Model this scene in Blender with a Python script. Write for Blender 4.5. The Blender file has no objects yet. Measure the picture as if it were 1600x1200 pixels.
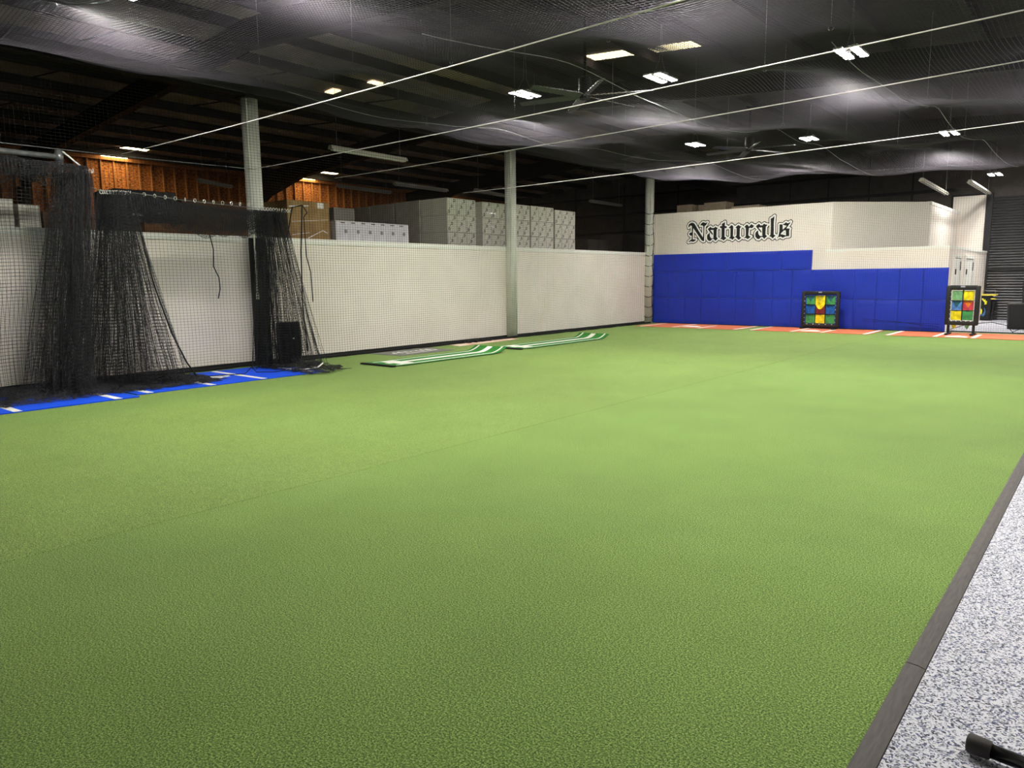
import bpy, bmesh, math, random
import numpy as np
from mathutils import Vector, Matrix

random.seed(7)
RNG = np.random.default_rng(11)
SC = bpy.context.scene
COL = SC.collection

# ---------------------------------------------------------------- camera, world, exposure
CAM_H = 1.62
F_PX = 1148.0
cam_data = bpy.data.cameras.new('camera')
cam = bpy.data.objects.new('camera', cam_data)
COL.objects.link(cam)
cam_data.sensor_width = 36.0
cam_data.lens = 36.0 * F_PX / 1600.0
cam_data.clip_start = 0.05
cam_data.clip_end = 200
def _unit(v):
    v = np.array(v, float)
    return v / np.linalg.norm(v)
_Y = _unit((1758 - 800, 600 - 425, -F_PX))          # the room's long axis seen from the camera
_X = -_unit((-603 - 800, 600 - 451, -F_PX))
_X = _unit(_X - _Y * _X.dot(_Y))
_Z = np.cross(_X, _Y)
m = Matrix(((*_X, 0), (*_Y, 0), (*_Z, 0), (0, 0, 0, 1)))
m.translation = Vector((0, 0, CAM_H))
cam.matrix_world = m
SC.camera = cam

world = bpy.data.worlds.new('world')
SC.world = world
world.use_nodes = True
world.node_tree.nodes['Background'].inputs['Color'].default_value = (0.5, 0.55, 0.65, 1)
world.node_tree.nodes['Background'].inputs['Strength'].default_value = 0.15

SC.view_settings.view_transform = 'Standard'
SC.view_settings.look = 'None'
SC.view_settings.gamma = 1.0
SC.view_settings.use_curve_mapping = False
SC.view_settings.exposure = 0.22
LAMP = 500.0          # emission of the LED panels
SKYL = 2.6            # emission of the daylight panels in the roof

# ---------------------------------------------------------------- helpers
def lin(c):
    return tuple((x / 12.92 if x <= 0.04045 else ((x + 0.055) / 1.055) ** 2.4) for x in [v / 255.0 for v in c])

MATS = {}
def mat(name, rgb, rough=0.7, metal=0.0, spec=0.3, rgb2=None, scale=8.0, detail=3.0, bump=0.0, bscale=None,
        emit=None, estr=0.0, ramp=(0.35, 0.65), alpha=None, stretch=None, sheen=0.0):
    """a Principled material; rgb2 mixes in through a noise texture in object space"""
    if name in MATS:
        return MATS[name]
    M = bpy.data.materials.new(name)
    M.use_nodes = True
    nt = M.node_tree
    b = nt.nodes['Principled BSDF']
    c1 = lin(rgb)
    b.inputs['Base Color'].default_value = (*c1, 1)
    b.inputs['Roughness'].default_value = rough
    b.inputs['Metallic'].default_value = metal
    b.inputs['Specular IOR Level'].default_value = spec
    if sheen:
        b.inputs['Sheen Weight'].default_value = sheen
    tc = None
    if rgb2 is not None or bump:
        tc = nt.nodes.new('ShaderNodeTexCoord')
        src = tc.outputs['Object']
        if stretch:
            mp = nt.nodes.new('ShaderNodeMapping')
            mp.inputs['Scale'].default_value = stretch
            nt.links.new(src, mp.inputs['Vector'])
            src = mp.outputs['Vector']
    if rgb2 is not None:
        n = nt.nodes.new('ShaderNodeTexNoise')
        n.inputs['Scale'].default_value = scale
        n.inputs['Detail'].default_value = detail
        nt.links.new(src, n.inputs['Vector'])
        r = nt.nodes.new('ShaderNodeValToRGB')
        r.color_ramp.elements[0].position = ramp[0]
        r.color_ramp.elements[1].position = ramp[1]
        r.color_ramp.elements[0].color = (*c1, 1)
        r.color_ramp.elements[1].color = (*lin(rgb2), 1)
        nt.links.new(n.outputs['Fac'], r.inputs['Fac'])
        nt.links.new(r.outputs['Color'], b.inputs['Base Color'])
    if bump:
        n2 = nt.nodes.new('ShaderNodeTexNoise')
        n2.inputs['Scale'].default_value = bscale or scale
        n2.inputs['Detail'].default_value = 4
        nt.links.new(src, n2.inputs['Vector'])
        bp = nt.nodes.new('ShaderNodeBump')
        bp.inputs['Strength'].default_value = bump
        bp.inputs['Distance'].default_value = 0.02
        nt.links.new(n2.outputs['Fac'], bp.inputs['Height'])
        nt.links.new(bp.outputs['Normal'], b.inputs['Normal'])
    if emit is not None:
        b.inputs['Emission Color'].default_value = (*emit, 1)
        b.inputs['Emission Strength'].default_value = estr
    if alpha is not None:
        b.inputs['Alpha'].default_value = alpha
    MATS[name] = M
    return M

class MB:
    """collects shapes, then links them as ONE mesh object"""
    def __init__(self):
        self.v = []
        self.f = []
        self.smooth = False
    def add(self, verts, faces):
        o = len(self.v)
        self.v.extend([tuple(p) for p in verts])
        self.f.extend([tuple(i + o for i in f) for f in faces])
        return self
    def box(self, x0, x1, y0, y1, z0, z1, bev=0.0):
        if bev <= 0:
            self.add([(x0, y0, z0), (x1, y0, z0), (x1, y1, z0), (x0, y1, z0), (x0, y0, z1), (x1, y0, z1), (x1, y1, z1), (x0, y1, z1)],
                     [(3, 2, 1, 0), (4, 5, 6, 7), (0, 1, 5, 4), (1, 2, 6, 5), (2, 3, 7, 6), (3, 0, 4, 7)])
        else:
            bm = bmesh.new()
            bmesh.ops.create_cube(bm, size=1)
            for v in bm.verts:
                v.co = Vector(((x0 + x1) / 2 + v.co.x * (x1 - x0), (y0 + y1) / 2 + v.co.y * (y1 - y0), (z0 + z1) / 2 + v.co.z * (z1 - z0)))
            bmesh.ops.bevel(bm, geom=bm.edges[:], offset=bev, segments=2, profile=0.5, affect='EDGES')
            self.frombm(bm)
        return self
    def frombm(self, bm):
        bm.verts.index_update()
        self.add([v.co for v in bm.verts], [[v.index for v in f.verts] for f in bm.faces])
        bm.free()
    def tube(self, pts, r, n=8, cap=True):
        pts = [Vector(p) for p in pts]
        rs = r if isinstance(r, (list, tuple)) else [r] * len(pts)
        o = len(self.v)
        ref = Vector((0, 0, 1))
        up = None
        for i, p in enumerate(pts):
            t = (pts[min(i + 1, len(pts) - 1)] - pts[max(i - 1, 0)]).normalized()
            if up is None:
                up = ref if abs(t.z) < 0.9 else Vector((1, 0, 0))
            a = (up - t * up.dot(t))
            if a.length < 1e-4:
                a = t.orthogonal()
            a.normalize()
            up = a
            b = t.cross(a)
            for k in range(n):
                ang = 2 * math.pi * k / n
                self.v.append(tuple(p + (a * math.cos(ang) + b * math.sin(ang)) * rs[i]))
        for i in range(len(pts) - 1):
            for k in range(n):
                k2 = (k + 1) % n
                self.f.append((o + i * n + k, o + (i + 1) * n + k, o + (i + 1) * n + k2, o + i * n + k2))
        if cap:
            self.f.append(tuple(o + k for k in range(n)))
            self.f.append(tuple(o + (len(pts) - 1) * n + k for k in reversed(range(n))))
        return self
    def prism(self, poly, axis, a0, a1):
        """poly of 2-D points swept along an axis (0: (y,z), 1: (x,z), 2: (x,y))"""
        n = len(poly)
        def P(p, a):
            return {0: (a, p[0], p[1]), 1: (p[0], a, p[1]), 2: (p[0], p[1], a)}[axis]
        vs = [P(p, a0) for p in poly] + [P(p, a1) for p in poly]
        fs = [tuple(range(n)), tuple(reversed(range(n, 2 * n)))]
        for i in range(n):
            j = (i + 1) % n
            fs.append((i, i + n, j + n, j))
        return self.add(vs, fs)
    def grid(self, P):
        """P: array (a, b, 3)"""
        a, b = P.shape[:2]
        idx = np.arange(a * b).reshape(a, b)
        f = np.stack([idx[:-1, :-1], idx[1:, :-1], idx[1:, 1:], idx[:-1, 1:]], -1).reshape(-1, 4)
        return self.add(P.reshape(-1, 3).tolist(), f.tolist())
    def build(self, name, material, parent=None, smooth=None, origin=None):
        me = bpy.data.meshes.new(name)
        vs = self.v
        if origin is not None:
            vs = [(p[0] - origin[0], p[1] - origin[1], p[2] - origin[2]) for p in vs]
        me.from_pydata(vs, [], self.f)
        if smooth or (smooth is None and self.smooth):
            me.polygons.foreach_set('use_smooth', [True] * len(me.polygons))
        bm = bmesh.new()
        bm.from_mesh(me)
        bmesh.ops.recalc_face_normals(bm, faces=bm.faces)
        bm.to_mesh(me)
        bm.free()
        me.materials.append(material)
        o = bpy.data.objects.new(name, me)
        COL.objects.link(o)
        if origin is not None:
            o.location = origin
        if parent is not None:
            o.parent = parent
            # parents sit without rotation; keep the coordinates given in the world
            if origin is not None:
                o.location = Vector(origin) - world_loc(parent)
            else:
                o.location = -world_loc(parent)
        return o

def world_loc(o):
    p = Vector((0, 0, 0))
    while o is not None:
        p = p + Vector(o.location)
        o = o.parent
    return p

def tag(o, label=None, cat=None, group=None, kind=None):
    if label: o['label'] = label
    if cat: o['category'] = cat
    if group: o['group'] = group
    if kind: o['kind'] = kind
    return o

def thing(name, loc, label, cat, group=None):
    o = bpy.data.objects.new(name, None)
    COL.objects.link(o)
    o.location = loc
    o.empty_display_size = 0.2
    return tag(o, label, cat, group)

def struct(o):
    o['kind'] = 'structure'
    return o

def dup(o, parent=None, loc=None):
    c = o.copy()
    COL.objects.link(c)
    if parent is not None:
        c.parent = parent
    if loc is not None:
        c.location = loc
    return c

def np_mesh(name, V, F, material, parent=None):
    """big quad mesh from numpy arrays"""
    me = bpy.data.meshes.new(name)
    me.vertices.add(len(V))
    me.vertices.foreach_set('co', np.ascontiguousarray(V, dtype=np.float32).ravel())
    nf = len(F)
    me.loops.add(nf * 4)
    me.loops.foreach_set('vertex_index', np.ascontiguousarray(F, dtype=np.int32).ravel())
    me.polygons.add(nf)
    me.polygons.foreach_set('loop_start', np.arange(0, nf * 4, 4, dtype=np.int32))
    me.update(calc_edges=True)
    me.materials.append(material)
    o = bpy.data.objects.new(name, me)
    COL.objects.link(o)
    if parent is not None:
        o.parent = parent
        o.location = -world_loc(parent)
    return o

def strands(P, r):
    """P: (k, m, 3) polylines -> verts, quads of thin three-sided cords"""
    k, mm = P.shape[:2]
    T = np.gradient(P, axis=1)
    T /= np.linalg.norm(T, axis=2, keepdims=True) + 1e-9
    ref = np.where(np.abs(T[..., 2:3]) > 0.7, np.array([1.0, 0.3, 0]), np.array([0, 0.1, 1.0]))
    A = np.cross(T, ref)
    A /= np.linalg.norm(A, axis=2, keepdims=True) + 1e-9
    B = np.cross(T, A)
    V = np.stack([P + r * (A * math.cos(a) + B * math.sin(a)) for a in (0.3, 2.394, 4.489)], axis=2)   # k, m, 3, 3
    idx = np.arange(k * mm * 3).reshape(k, mm, 3)
    fs = []
    for j in range(3):
        j2 = (j + 1) % 3
        fs.append(np.stack([idx[:, :-1, j], idx[:, 1:, j], idx[:, 1:, j2], idx[:, :-1, j2]], -1).reshape(-1, 4))
    return V.reshape(-1, 3), np.concatenate(fs)

def net(name, S, nu, nv, r, material, su=None, sv=None, parent=None, extra=None):
    """knotted net: S(u, v) with u, v in 0..1 -> points; nu x nv meshes; su, sv: samples along the strands"""
    su = su or nu * 1 + 1
    sv = sv or nv * 1 + 1
    u = np.linspace(0, 1, nu + 1)
    v = np.linspace(0, 1, nv + 1)
    us = np.linspace(0, 1, su)
    vs = np.linspace(0, 1, sv)
    U, VV = np.meshgrid(u, vs, indexing='ij')
    V1, F1 = strands(S(U, VV), r)                     # strands running in v
    VV2, U2 = np.meshgrid(v, us, indexing='ij')
    V2, F2 = strands(S(U2, VV2), r)                   # strands running in u
    V = np.concatenate([V1, V2])
    F = np.concatenate([F1, F2 + len(V1)])
    if extra:
        for P in extra:
            V3, F3 = strands(P, r * 3)
            F = np.concatenate([F, F3 + len(V)])
            V = np.concatenate([V, V3])
    return np_mesh(name, V, F, material, parent)

def wob(x, seed, n=5, f0=1.0):
    """smooth pseudo-random wave, about -1..1"""
    g = np.random.default_rng(seed)
    s = 0
    for i in range(n):
        s = s + np.sin(x * f0 * g.uniform(0.5, 3.2) + g.uniform(0, 6.28)) / n
    return s * 1.6

# ---------------------------------------------------------------- materials
def turf_material(name, hue=0.0):
    M = bpy.data.materials.new(name)
    M.use_nodes = True
    nt = M.node_tree
    b = nt.nodes['Principled BSDF']
    b.inputs['Roughness'].default_value = 0.85
    b.inputs['Specular IOR Level'].default_value = 0.25
    b.inputs['Sheen Weight'].default_value = 0.22
    b.inputs['Sheen Roughness'].default_value = 0.35
    b.inputs['Sheen Tint'].default_value = (0.80, 0.95, 0.50, 1)
    tc = nt.nodes.new('ShaderNodeTexCoord')
    def noise(scale, detail, rough=0.6):
        n = nt.nodes.new('ShaderNodeTexNoise')
        n.inputs['Scale'].default_value = scale
        n.inputs['Detail'].default_value = detail
        n.inputs['Roughness'].default_value = rough
        nt.links.new(tc.outputs['Object'], n.inputs['Vector'])
        return n.outputs['Fac']
    fine = noise(125, 4, 0.85)
    r = nt.nodes.new('ShaderNodeValToRGB')
    e = r.color_ramp.elements
    e[0].position = 0.41
    e[0].color = (*lin((46 + hue, 72, 23)), 1)
    e[1].position = 0.60
    e[1].color = (*lin((174 + hue, 197, 114)), 1)
    mid = r.color_ramp.elements.new(0.5)
    mid.color = (*lin((96 + hue, 131, 53)), 1)
    nt.links.new(fine, r.inputs['Fac'])
    big = noise(0.9, 5, 0.65)
    r2 = nt.nodes.new('ShaderNodeValToRGB')
    r2.color_ramp.elements[0].position = 0.3
    r2.color_ramp.elements[0].color = (0.88, 0.89, 0.86, 1)
    r2.color_ramp.elements[1].position = 0.7
    r2.color_ramp.elements[1].color = (1.08, 1.07, 1.07, 1)
    nt.links.new(big, r2.inputs['Fac'])
    mx = nt.nodes.new('ShaderNodeMix')
    mx.data_type = 'RGBA'
    mx.blend_type = 'MULTIPLY'
    mx.inputs['Factor'].default_value = 1.0
    nt.links.new(r.outputs['Color'], mx.inputs[6])
    nt.links.new(r2.outputs['Color'], mx.inputs[7])
    nt.links.new(mx.outputs[2], b.inputs['Base Color'])
    bp = nt.nodes.new('ShaderNodeBump')
    bp.inputs['Strength'].default_value = 0.35
    bp.inputs['Distance'].default_value = 0.012
    nt.links.new(noise(200, 4, 0.8), bp.inputs['Height'])
    nt.links.new(bp.outputs['Normal'], b.inputs['Normal'])
    return M

def speckle_material():
    M = bpy.data.materials.new('speckled_rubber')
    M.use_nodes = True
    nt = M.node_tree
    b = nt.nodes['Principled BSDF']
    b.inputs['Roughness'].default_value = 0.75
    tc = nt.nodes.new('ShaderNodeTexCoord')
    vo = nt.nodes.new('ShaderNodeTexVoronoi')
    vo.inputs['Scale'].default_value = 150
    vo.inputs['Randomness'].default_value = 1.0
    dn = nt.nodes.new('ShaderNodeTexNoise')
    dn.inputs['Scale'].default_value = 60
    mp = nt.nodes.new('ShaderNodeVectorMath')
    mp.operation = 'MULTIPLY_ADD'
    nt.links.new(dn.outputs['Color'], mp.inputs[0])
    mp.inputs[1].default_value = (0.012, 0.012, 0.012)
    nt.links.new(tc.outputs['Object'], dn.inputs['Vector'])
    nt.links.new(tc.outputs['Object'], mp.inputs[2])
    nt.links.new(mp.outputs[0], vo.inputs['Vector'])
    sep = nt.nodes.new('ShaderNodeSeparateColor')
    nt.links.new(vo.outputs['Color'], sep.inputs[0])
    r = nt.nodes.new('ShaderNodeValToRGB')
    r.color_ramp.interpolation = 'CONSTANT'
    e = r.color_ramp.elements
    e[0].position = 0.0
    e[0].color = (*lin((208, 208, 216)), 1)
    e[1].position = 0.50
    e[1].color = (*lin((146, 148, 160)), 1)
    for pos, c in ((0.66, (84, 90, 128)), (0.78, (46, 48, 58)), (0.88, (184, 186, 198)), (0.95, (112, 114, 126))):
        x = e.new(pos)
        x.color = (*lin(c), 1)
    nt.links.new(sep.outputs[0], r.inputs['Fac'])
    nt.links.new(r.outputs['Color'], b.inputs['Base Color'])
    bp = nt.nodes.new('ShaderNodeBump')
    bp.inputs['Strength'].default_value = 0.35
    bp.inputs['Distance'].default_value = 0.004
    nt.links.new(vo.outputs['Distance'], bp.inputs['Height'])
    nt.links.new(bp.outputs['Normal'], b.inputs['Normal'])
    return M

M_TURF = turf_material('turf')
M_TURF2 = turf_material('turf_warm', 2)
M_SPECK = speckle_material()
M_WALL = mat('painted_drywall', (240, 231, 222), 0.6, rgb2=(233, 224, 214), scale=1.3, bump=0.08, bscale=60)
M_TRIM = mat('white_trim', (238, 237, 230), 0.5)
M_BLACK = mat('black_paint', (22, 22, 24), 0.6)
M_STEEL = mat('dark_red_oxide_steel', (34, 28, 28), 0.6, rgb2=(26, 24, 26), scale=2)
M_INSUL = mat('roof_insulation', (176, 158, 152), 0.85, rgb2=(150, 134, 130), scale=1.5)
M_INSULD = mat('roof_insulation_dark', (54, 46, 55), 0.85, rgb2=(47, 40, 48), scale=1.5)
M_OSB = mat('osb_board', (196, 128, 70), 0.8, rgb2=(112, 60, 28), scale=11, detail=2, ramp=(0.42, 0.6), stretch=(1, 1, 3.5))
M_STUD = mat('pine_stud', (186, 128, 78), 0.75, rgb2=(160, 104, 58), scale=5, stretch=(6, 6, 0.5))
M_SIDING = mat('dark_siding', (78, 72, 68), 0.7, rgb2=(64, 60, 57), scale=3)
M_NET = mat('black_net_cord', (18, 18, 20), 0.6, spec=0.35)
M_CAGE = mat('cage_net_cord', (34, 34, 37), 0.6, spec=0.4)
M_NETC = mat('ceiling_net_cord', (60, 57, 63), 0.8, spec=0.15)
M_ROPE = mat('black_rope', (18, 18, 19), 0.8, rgb2=(30, 30, 32), scale=60)
M_CABLE = mat('steel_cable', (226, 216, 218), 0.45, metal=0.3, spec=0.6)
M_GALV = mat('galvanised_steel', (150, 152, 152), 0.4, metal=0.7, rgb2=(120, 122, 124), scale=12)
M_PAD = mat('blue_vinyl', (34, 60, 190), 0.42, spec=0.35, rgb2=(31, 55, 178), scale=0.8, bump=0.06, bscale=5)
M_KERB = mat('grey_rubber_edge', (92, 87, 85), 0.7, rgb2=(80, 76, 75), scale=20, stretch=(4, 0.5, 1))
M_ORANGE = mat('clay_orange_mat', (212, 120, 86), 0.9, rgb2=(200, 108, 76), scale=70)
M_BLUEMAT = mat('blue_mat', (10, 82, 232), 0.85, rgb2=(6, 70, 212), scale=70)
M_WHITELINE = mat('white_line', (242, 240, 234), 0.85, rgb2=(226, 224, 216), scale=40)
M_GREENMAT = mat('green_mat', (56, 134, 50), 0.9, rgb2=(44, 116, 42), scale=60)
M_BACKING = mat('black_mat_backing', (24, 26, 22), 0.9)
M_GREYMAT = mat('grey_mat', (122, 121, 117), 0.85, rgb2=(112, 111, 107), scale=40)
M_REDMAT = mat('pale_pink_mat', (236, 214, 198), 0.8, rgb2=(214, 150, 138), scale=2.2, ramp=(0.45, 0.62))
M_CARTONW = mat('white_carton', (214, 212, 200), 0.75, rgb2=(204, 202, 190), scale=4)
M_CARTONG = mat('white_carton_cool', (222, 220, 224), 0.7, rgb2=(208, 206, 210), scale=4)
M_CARTONK = mat('kraft_carton', (158, 128, 84), 0.7, rgb2=(140, 112, 70), scale=6)
M_CARTOND = mat('brown_carton', (104, 76, 52), 0.8, rgb2=(90, 64, 44), scale=4)
M_INK = mat('print_ink', (70, 68, 64), 0.7)
M_CARTONP = mat('pale_kraft_carton', (196, 178, 152), 0.75, rgb2=(182, 164, 138), scale=5)
M_CARTONB = mat('black_wrapped_carton', (34, 32, 33), 0.4, rgb2=(28, 26, 27), scale=5)
M_FILM_GLINT = mat('film_glint_white', (235, 235, 235), 0.12, spec=0.8)  # glossy white, painted highlights of the film round the cartons
M_LEDBODY = mat('lamp_housing', (205, 205, 205), 0.5)
M_LED = mat('led_panel', (255, 255, 255), 0.5, emit=(1.0, 0.97, 0.90), estr=LAMP)
M_SKYL = mat('daylight_panel', (240, 230, 190), 0.5, emit=(1.0, 0.86, 0.52), estr=SKYL)
M_SKYL2 = mat('daylight_panel_warm', (240, 215, 160), 0.5, emit=(1.0, 0.80, 0.42), estr=SKYL * 4.5)
M_FLUOR = mat('fluorescent_housing', (190, 186, 176), 0.5)
M_FLUORT = mat('fluorescent_tube', (205, 204, 196), 0.3)
M_FRAMEPAD = mat('black_vinyl_padding', (26, 26, 28), 0.5, spec=0.4, bump=0.1, bscale=20)
M_COLUMN = mat('white_column_paint', (226, 226, 216), 0.5, rgb2=(214, 214, 204), scale=3)
M_COLPAD = mat('dark_green_black_padding', (30, 36, 33), 0.6)

# ================================================================ THE SETTING
XW, YW = -13.13, 23.66            # face of the low wall on the left, face of the far wall
ZR, SL, XRI = 6.7, 0.075, -13.1   # roof ridge height, slope, ridge line
def zroof(x):
    return ZR - SL * abs(x - XRI)

# floor slab with turf rolls, rubber flooring and the edge strip
floor = struct(MB().box(-26.2, 4.2, -6.2, 31.4, -0.2, -0.014).build('floor', mat('concrete', (110, 108, 104), 0.85, rgb2=(96, 94, 90), scale=3)))
for x0, x1, y1 in ((XW + 0.0, -9.5275, 23.62), (-9.526, -4.9435, 23.62), (-4.942, -0.575, 23.84)):
    MB().box(x0, x1, -5.9, y1, -0.013, 0.0 if x0 != -9.526 else 0.0012).build('turf_roll', M_TURF2 if x0 == -9.526 else M_TURF, floor)
MB().box(-0.50, 4.0, -5.9, 31.0, -0.013, -0.003).build('rubber_flooring', M_SPECK, floor)
MB().box(-3.8, -0.505, 23.86, 31.0, -0.013, -0.003).build('rubber_flooring', M_SPECK, floor)
for y0, y1 in ((-5.9, 3.268), (3.274, 23.84)):
    MB().prism([(-0.577, -0.013), (-0.577, 0.006), (-0.568, 0.009), (-0.53, 0.007), (-0.503, 0.0), (-0.503, -0.013)], 1, y0, y1).build('edge_strip', M_KERB, floor)
MB().box(-26, XW - 0.12, -5.9, 31, -0.013, -0.008).build('storage_flooring', mat('concrete_grey', (120, 118, 112), 0.8, rgb2=(104, 102, 98), scale=2), floor)

# low white wall on the left
wall_left = struct(MB().box(XW - 0.12, XW, -6, YW + 0.12, 0, 2.38).build('wall_left', M_WALL))
struct(MB().box(XW - 0.15, XW + 0.02, -6, YW - 0.02, 2.375, 2.485, 0.006).build('trim_1', M_TRIM))
struct(MB().box(XW, XW + 0.018, -6, YW - 0.05, 0.0, 0.07).build('base_shadow_left', M_BLACK))  # black strip standing in for the gap and shadow along the wall's foot

# far wall with its step, the set-back slanted upper storey and the side with the doors
far = MB()
far.prism([(XW - 0.12, 0), (-3.8, 0), (-3.8, 2.33), (-6.95, 2.33), (-6.95, 3.81), (XW - 0.12, 3.81)], 1, YW, YW + 0.12)
struct(far.build('wall_far', M_WALL))
sl = MB()
sl.prism([(-6.95, YW), (-4.74, 25.95), (-4.86, 26.03), (-7.07, YW + 0.12)], 2, 2.33, 3.81)
struct(sl.build('wall_slanted', M_WALL))
struct(MB().box(-4.86, -4.74, 25.96, 31, 2.33, 3.81).build('wall_upper_side', M_WALL))
struct(MB().prism([(YW + 0.12, 0), (31, 0), (31, 2.33), (YW + 0.12, 2.33)], 0, -3.92, -3.8).build('wall_side', M_WALL))
struct(MB().box(-7.1, -3.79, YW - 0.012, YW + 0.14, 2.33, 2.40, 0.004).build('trim_2', M_TRIM))
struct(MB().box(-3.93, -3.785, YW + 0.14, 31, 2.33, 2.40, 0.004).build('trim_3', M_TRIM))
struct(MB().box(-4.87, -4.72, 25.9, 30.95, 3.72, 3.82).build('trim_4', M_TRIM))
struct(MB().prism([(-7.0, YW + 0.13), (-3.93, YW + 0.13), (-3.93, 31), (-13.1, 31), (-13.1, YW + 0.13)], 2, 2.2, 2.32).build('ceiling_office', M_SIDING))
struct(MB().box(-13.2, -7.2, YW + 0.14, 30.9, 3.55, 3.645).build('ceiling_store', M_SIDING))
# the end of the building
end = struct(MB().box(-26.2, 4.2, 31.0, 31.2, 0, 6.6).build('wall_end', M_SIDING))
for z in (2.9, 3.75, 4.6, 5.4):
    MB().box(-26, -4.9, 30.85, 31.0, z - 0.05, z + 0.05).build('girt', M_BLACK, end)
for x in (-24.2, -21.4, -18.6, -15.8, -10.8, -9.3, -7.8, -6.3):
    MB().box(x - 0.02, x + 0.02, 30.96, 31.0, 2.4, 6.0).build('siding_seam', M_BLACK, end)
struct(MB().box(-4.95, -3.95, 30.86, 31.0, 0, 4.36).build('wall_end_white', M_WALL))
struct(MB().box(-4.97, -3.93, 30.84, 31.0, 4.34, 4.40).build('trim_5', M_BLACK))

# doors in the side wall
for i, (y0, y1) in enumerate(((24.45, 25.42), (26.35, 27.75))):
    d = struct(MB().box(-3.8, -3.775, y0, y1, 0.0, 2.06).build('door_%d' % (i + 1), M_TRIM))
    fr = MB()
    fr.box(-3.8, -3.765, y0 - 0.10, y0 - 0.01, 0, 2.17).box(-3.8, -3.765, y1 + 0.01, y1 + 0.10, 0, 2.17).box(-3.8, -3.765, y0 - 0.01, y1 + 0.01, 2.08, 2.17)
    fr.build('door_frame', M_TRIM, d)
    MB().box(-3.78, -3.77, y0 - 0.012, y0, 0, 2.075).box(-3.78, -3.77, y1, y1 + 0.012, 0, 2.075).box(-3.78, -3.77, y0, y1, 2.06, 2.075).build('door_gap', M_BLACK, d)
    MB().box(-3.776, -3.76, y0 + 0.14, y0 + 0.28, 1.60, 1.76, 0.004).build('sign_plate', M_BLACK, d)
    MB().box(-3.776, -3.755, y1 - 0.06, y1 - 0.01, 1.72, 1.98, 0.004).build('hinge', M_BLACK, d)
    h = MB().box(-3.776, -3.76, y0 + 0.05, y0 + 0.11, 0.95, 1.13, 0.004)
    h.tube([(-3.765, y0 + 0.08, 1.04), (-3.72, y0 + 0.08, 1.04), (-3.715, y0 + 0.2, 1.04)], 0.011)
    h.build('handle', M_GALV, d)

# roller door: each slat a piece of its own
door3 = struct(MB().box(-3.86, 0.6, 30.94, 31.0, 0, 4.25).build('door_3', M_BLACK))
M_SLAT = mat('roller_slat', (50, 50, 53), 0.45, metal=0.2, spec=0.5, rgb2=(42, 42, 45), scale=3)
slat = MB().prism([(30.94, 0.006), (30.905, 0.012), (30.885, 0.045), (30.905, 0.080), (30.94, 0.088)], 0, -3.75, 0.5).build('slat', M_SLAT, door3)
for k in range(1, 45):
    dup(slat, door3, (slat.location[0], slat.location[1], slat.location[2] + 0.094 * k))
MB().box(-3.93, -3.74, 30.78, 31.0, 0, 4.4).build('door_jamb', M_BLACK, door3)
MB().box(-2.66, -2.56, 30.82, 30.9, 0, 1.76).build('door_post', M_BLACK, door3)
MB().box(-3.75, 0.5, 30.84, 30.9, 1.72, 1.80).build('door_rail', M_BLACK, door3)

# walls behind and beside the camera
struct(MB().box(-26.2, 4.2, -6.2, -6.0, 0, 6.6).build('wall_back', mat('back_wall_paint', (200, 198, 190), 0.7)))
struct(MB().box(4.0, 4.2, -6, 31, 0, 6.6).build('wall_right', mat('right_wall_paint', (190, 188, 182), 0.7)))

# outer wall of the store: boards between studs
osb = struct(MB().box(-26.2, -26.0, -6, 31, 0, 5.9).build('wall_left_outer', M_OSB))
stud = None
y = 4.0
while y < 31:
    if stud is None:
        stud = MB().box(-26.0, -25.91, 4.0, 4.04, 0, 5.62).build('stud', M_STUD, osb)
    else:
        dup(stud, osb, (stud.location[0], y - 4.0 + stud.location[1], stud.location[2]))
    y += 0.406
MB().box(-26.0, -25.85, -6, 31, 5.60, 5.70).build('top_plate', M_STUD, osb)
MB().box(-26.0, -25.86, 3, 31, 3.05, 3.10).build('blocking', M_STUD, osb)

# roof with purlins, rafters and the girder on the columns
def roof_half(name, xa, xb, material):
    za, zb = zroof(xa), zroof(xb)
    return struct(MB().prism([(xa, za), (xb, zb), (xb, zb + 0.12), (xa, za + 0.12)], 1, -6.2, 31.4).build(name, material))
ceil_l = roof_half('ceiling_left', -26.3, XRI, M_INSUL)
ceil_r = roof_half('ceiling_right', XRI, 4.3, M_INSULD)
for xs, par in ((np.arange(-25.0, -13.3, 1.42), ceil_l), (np.arange(-12.4, 4.0, 1.45), ceil_r)):
    for x in xs:
        z = zroof(x)
        b = MB()
        b.box(x - 0.012, x + 0.012, -6, 31, z - 0.22, z)
        b.box(x - 0.012, x + 0.07, -6, 31, z - 0.225, z - 0.205)
        b.box(x - 0.07, x + 0.012, -6, 31, z - 0.02, z)
        b.build('purlin', M_STEEL if par is ceil_l else M_INSULD, par)
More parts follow.
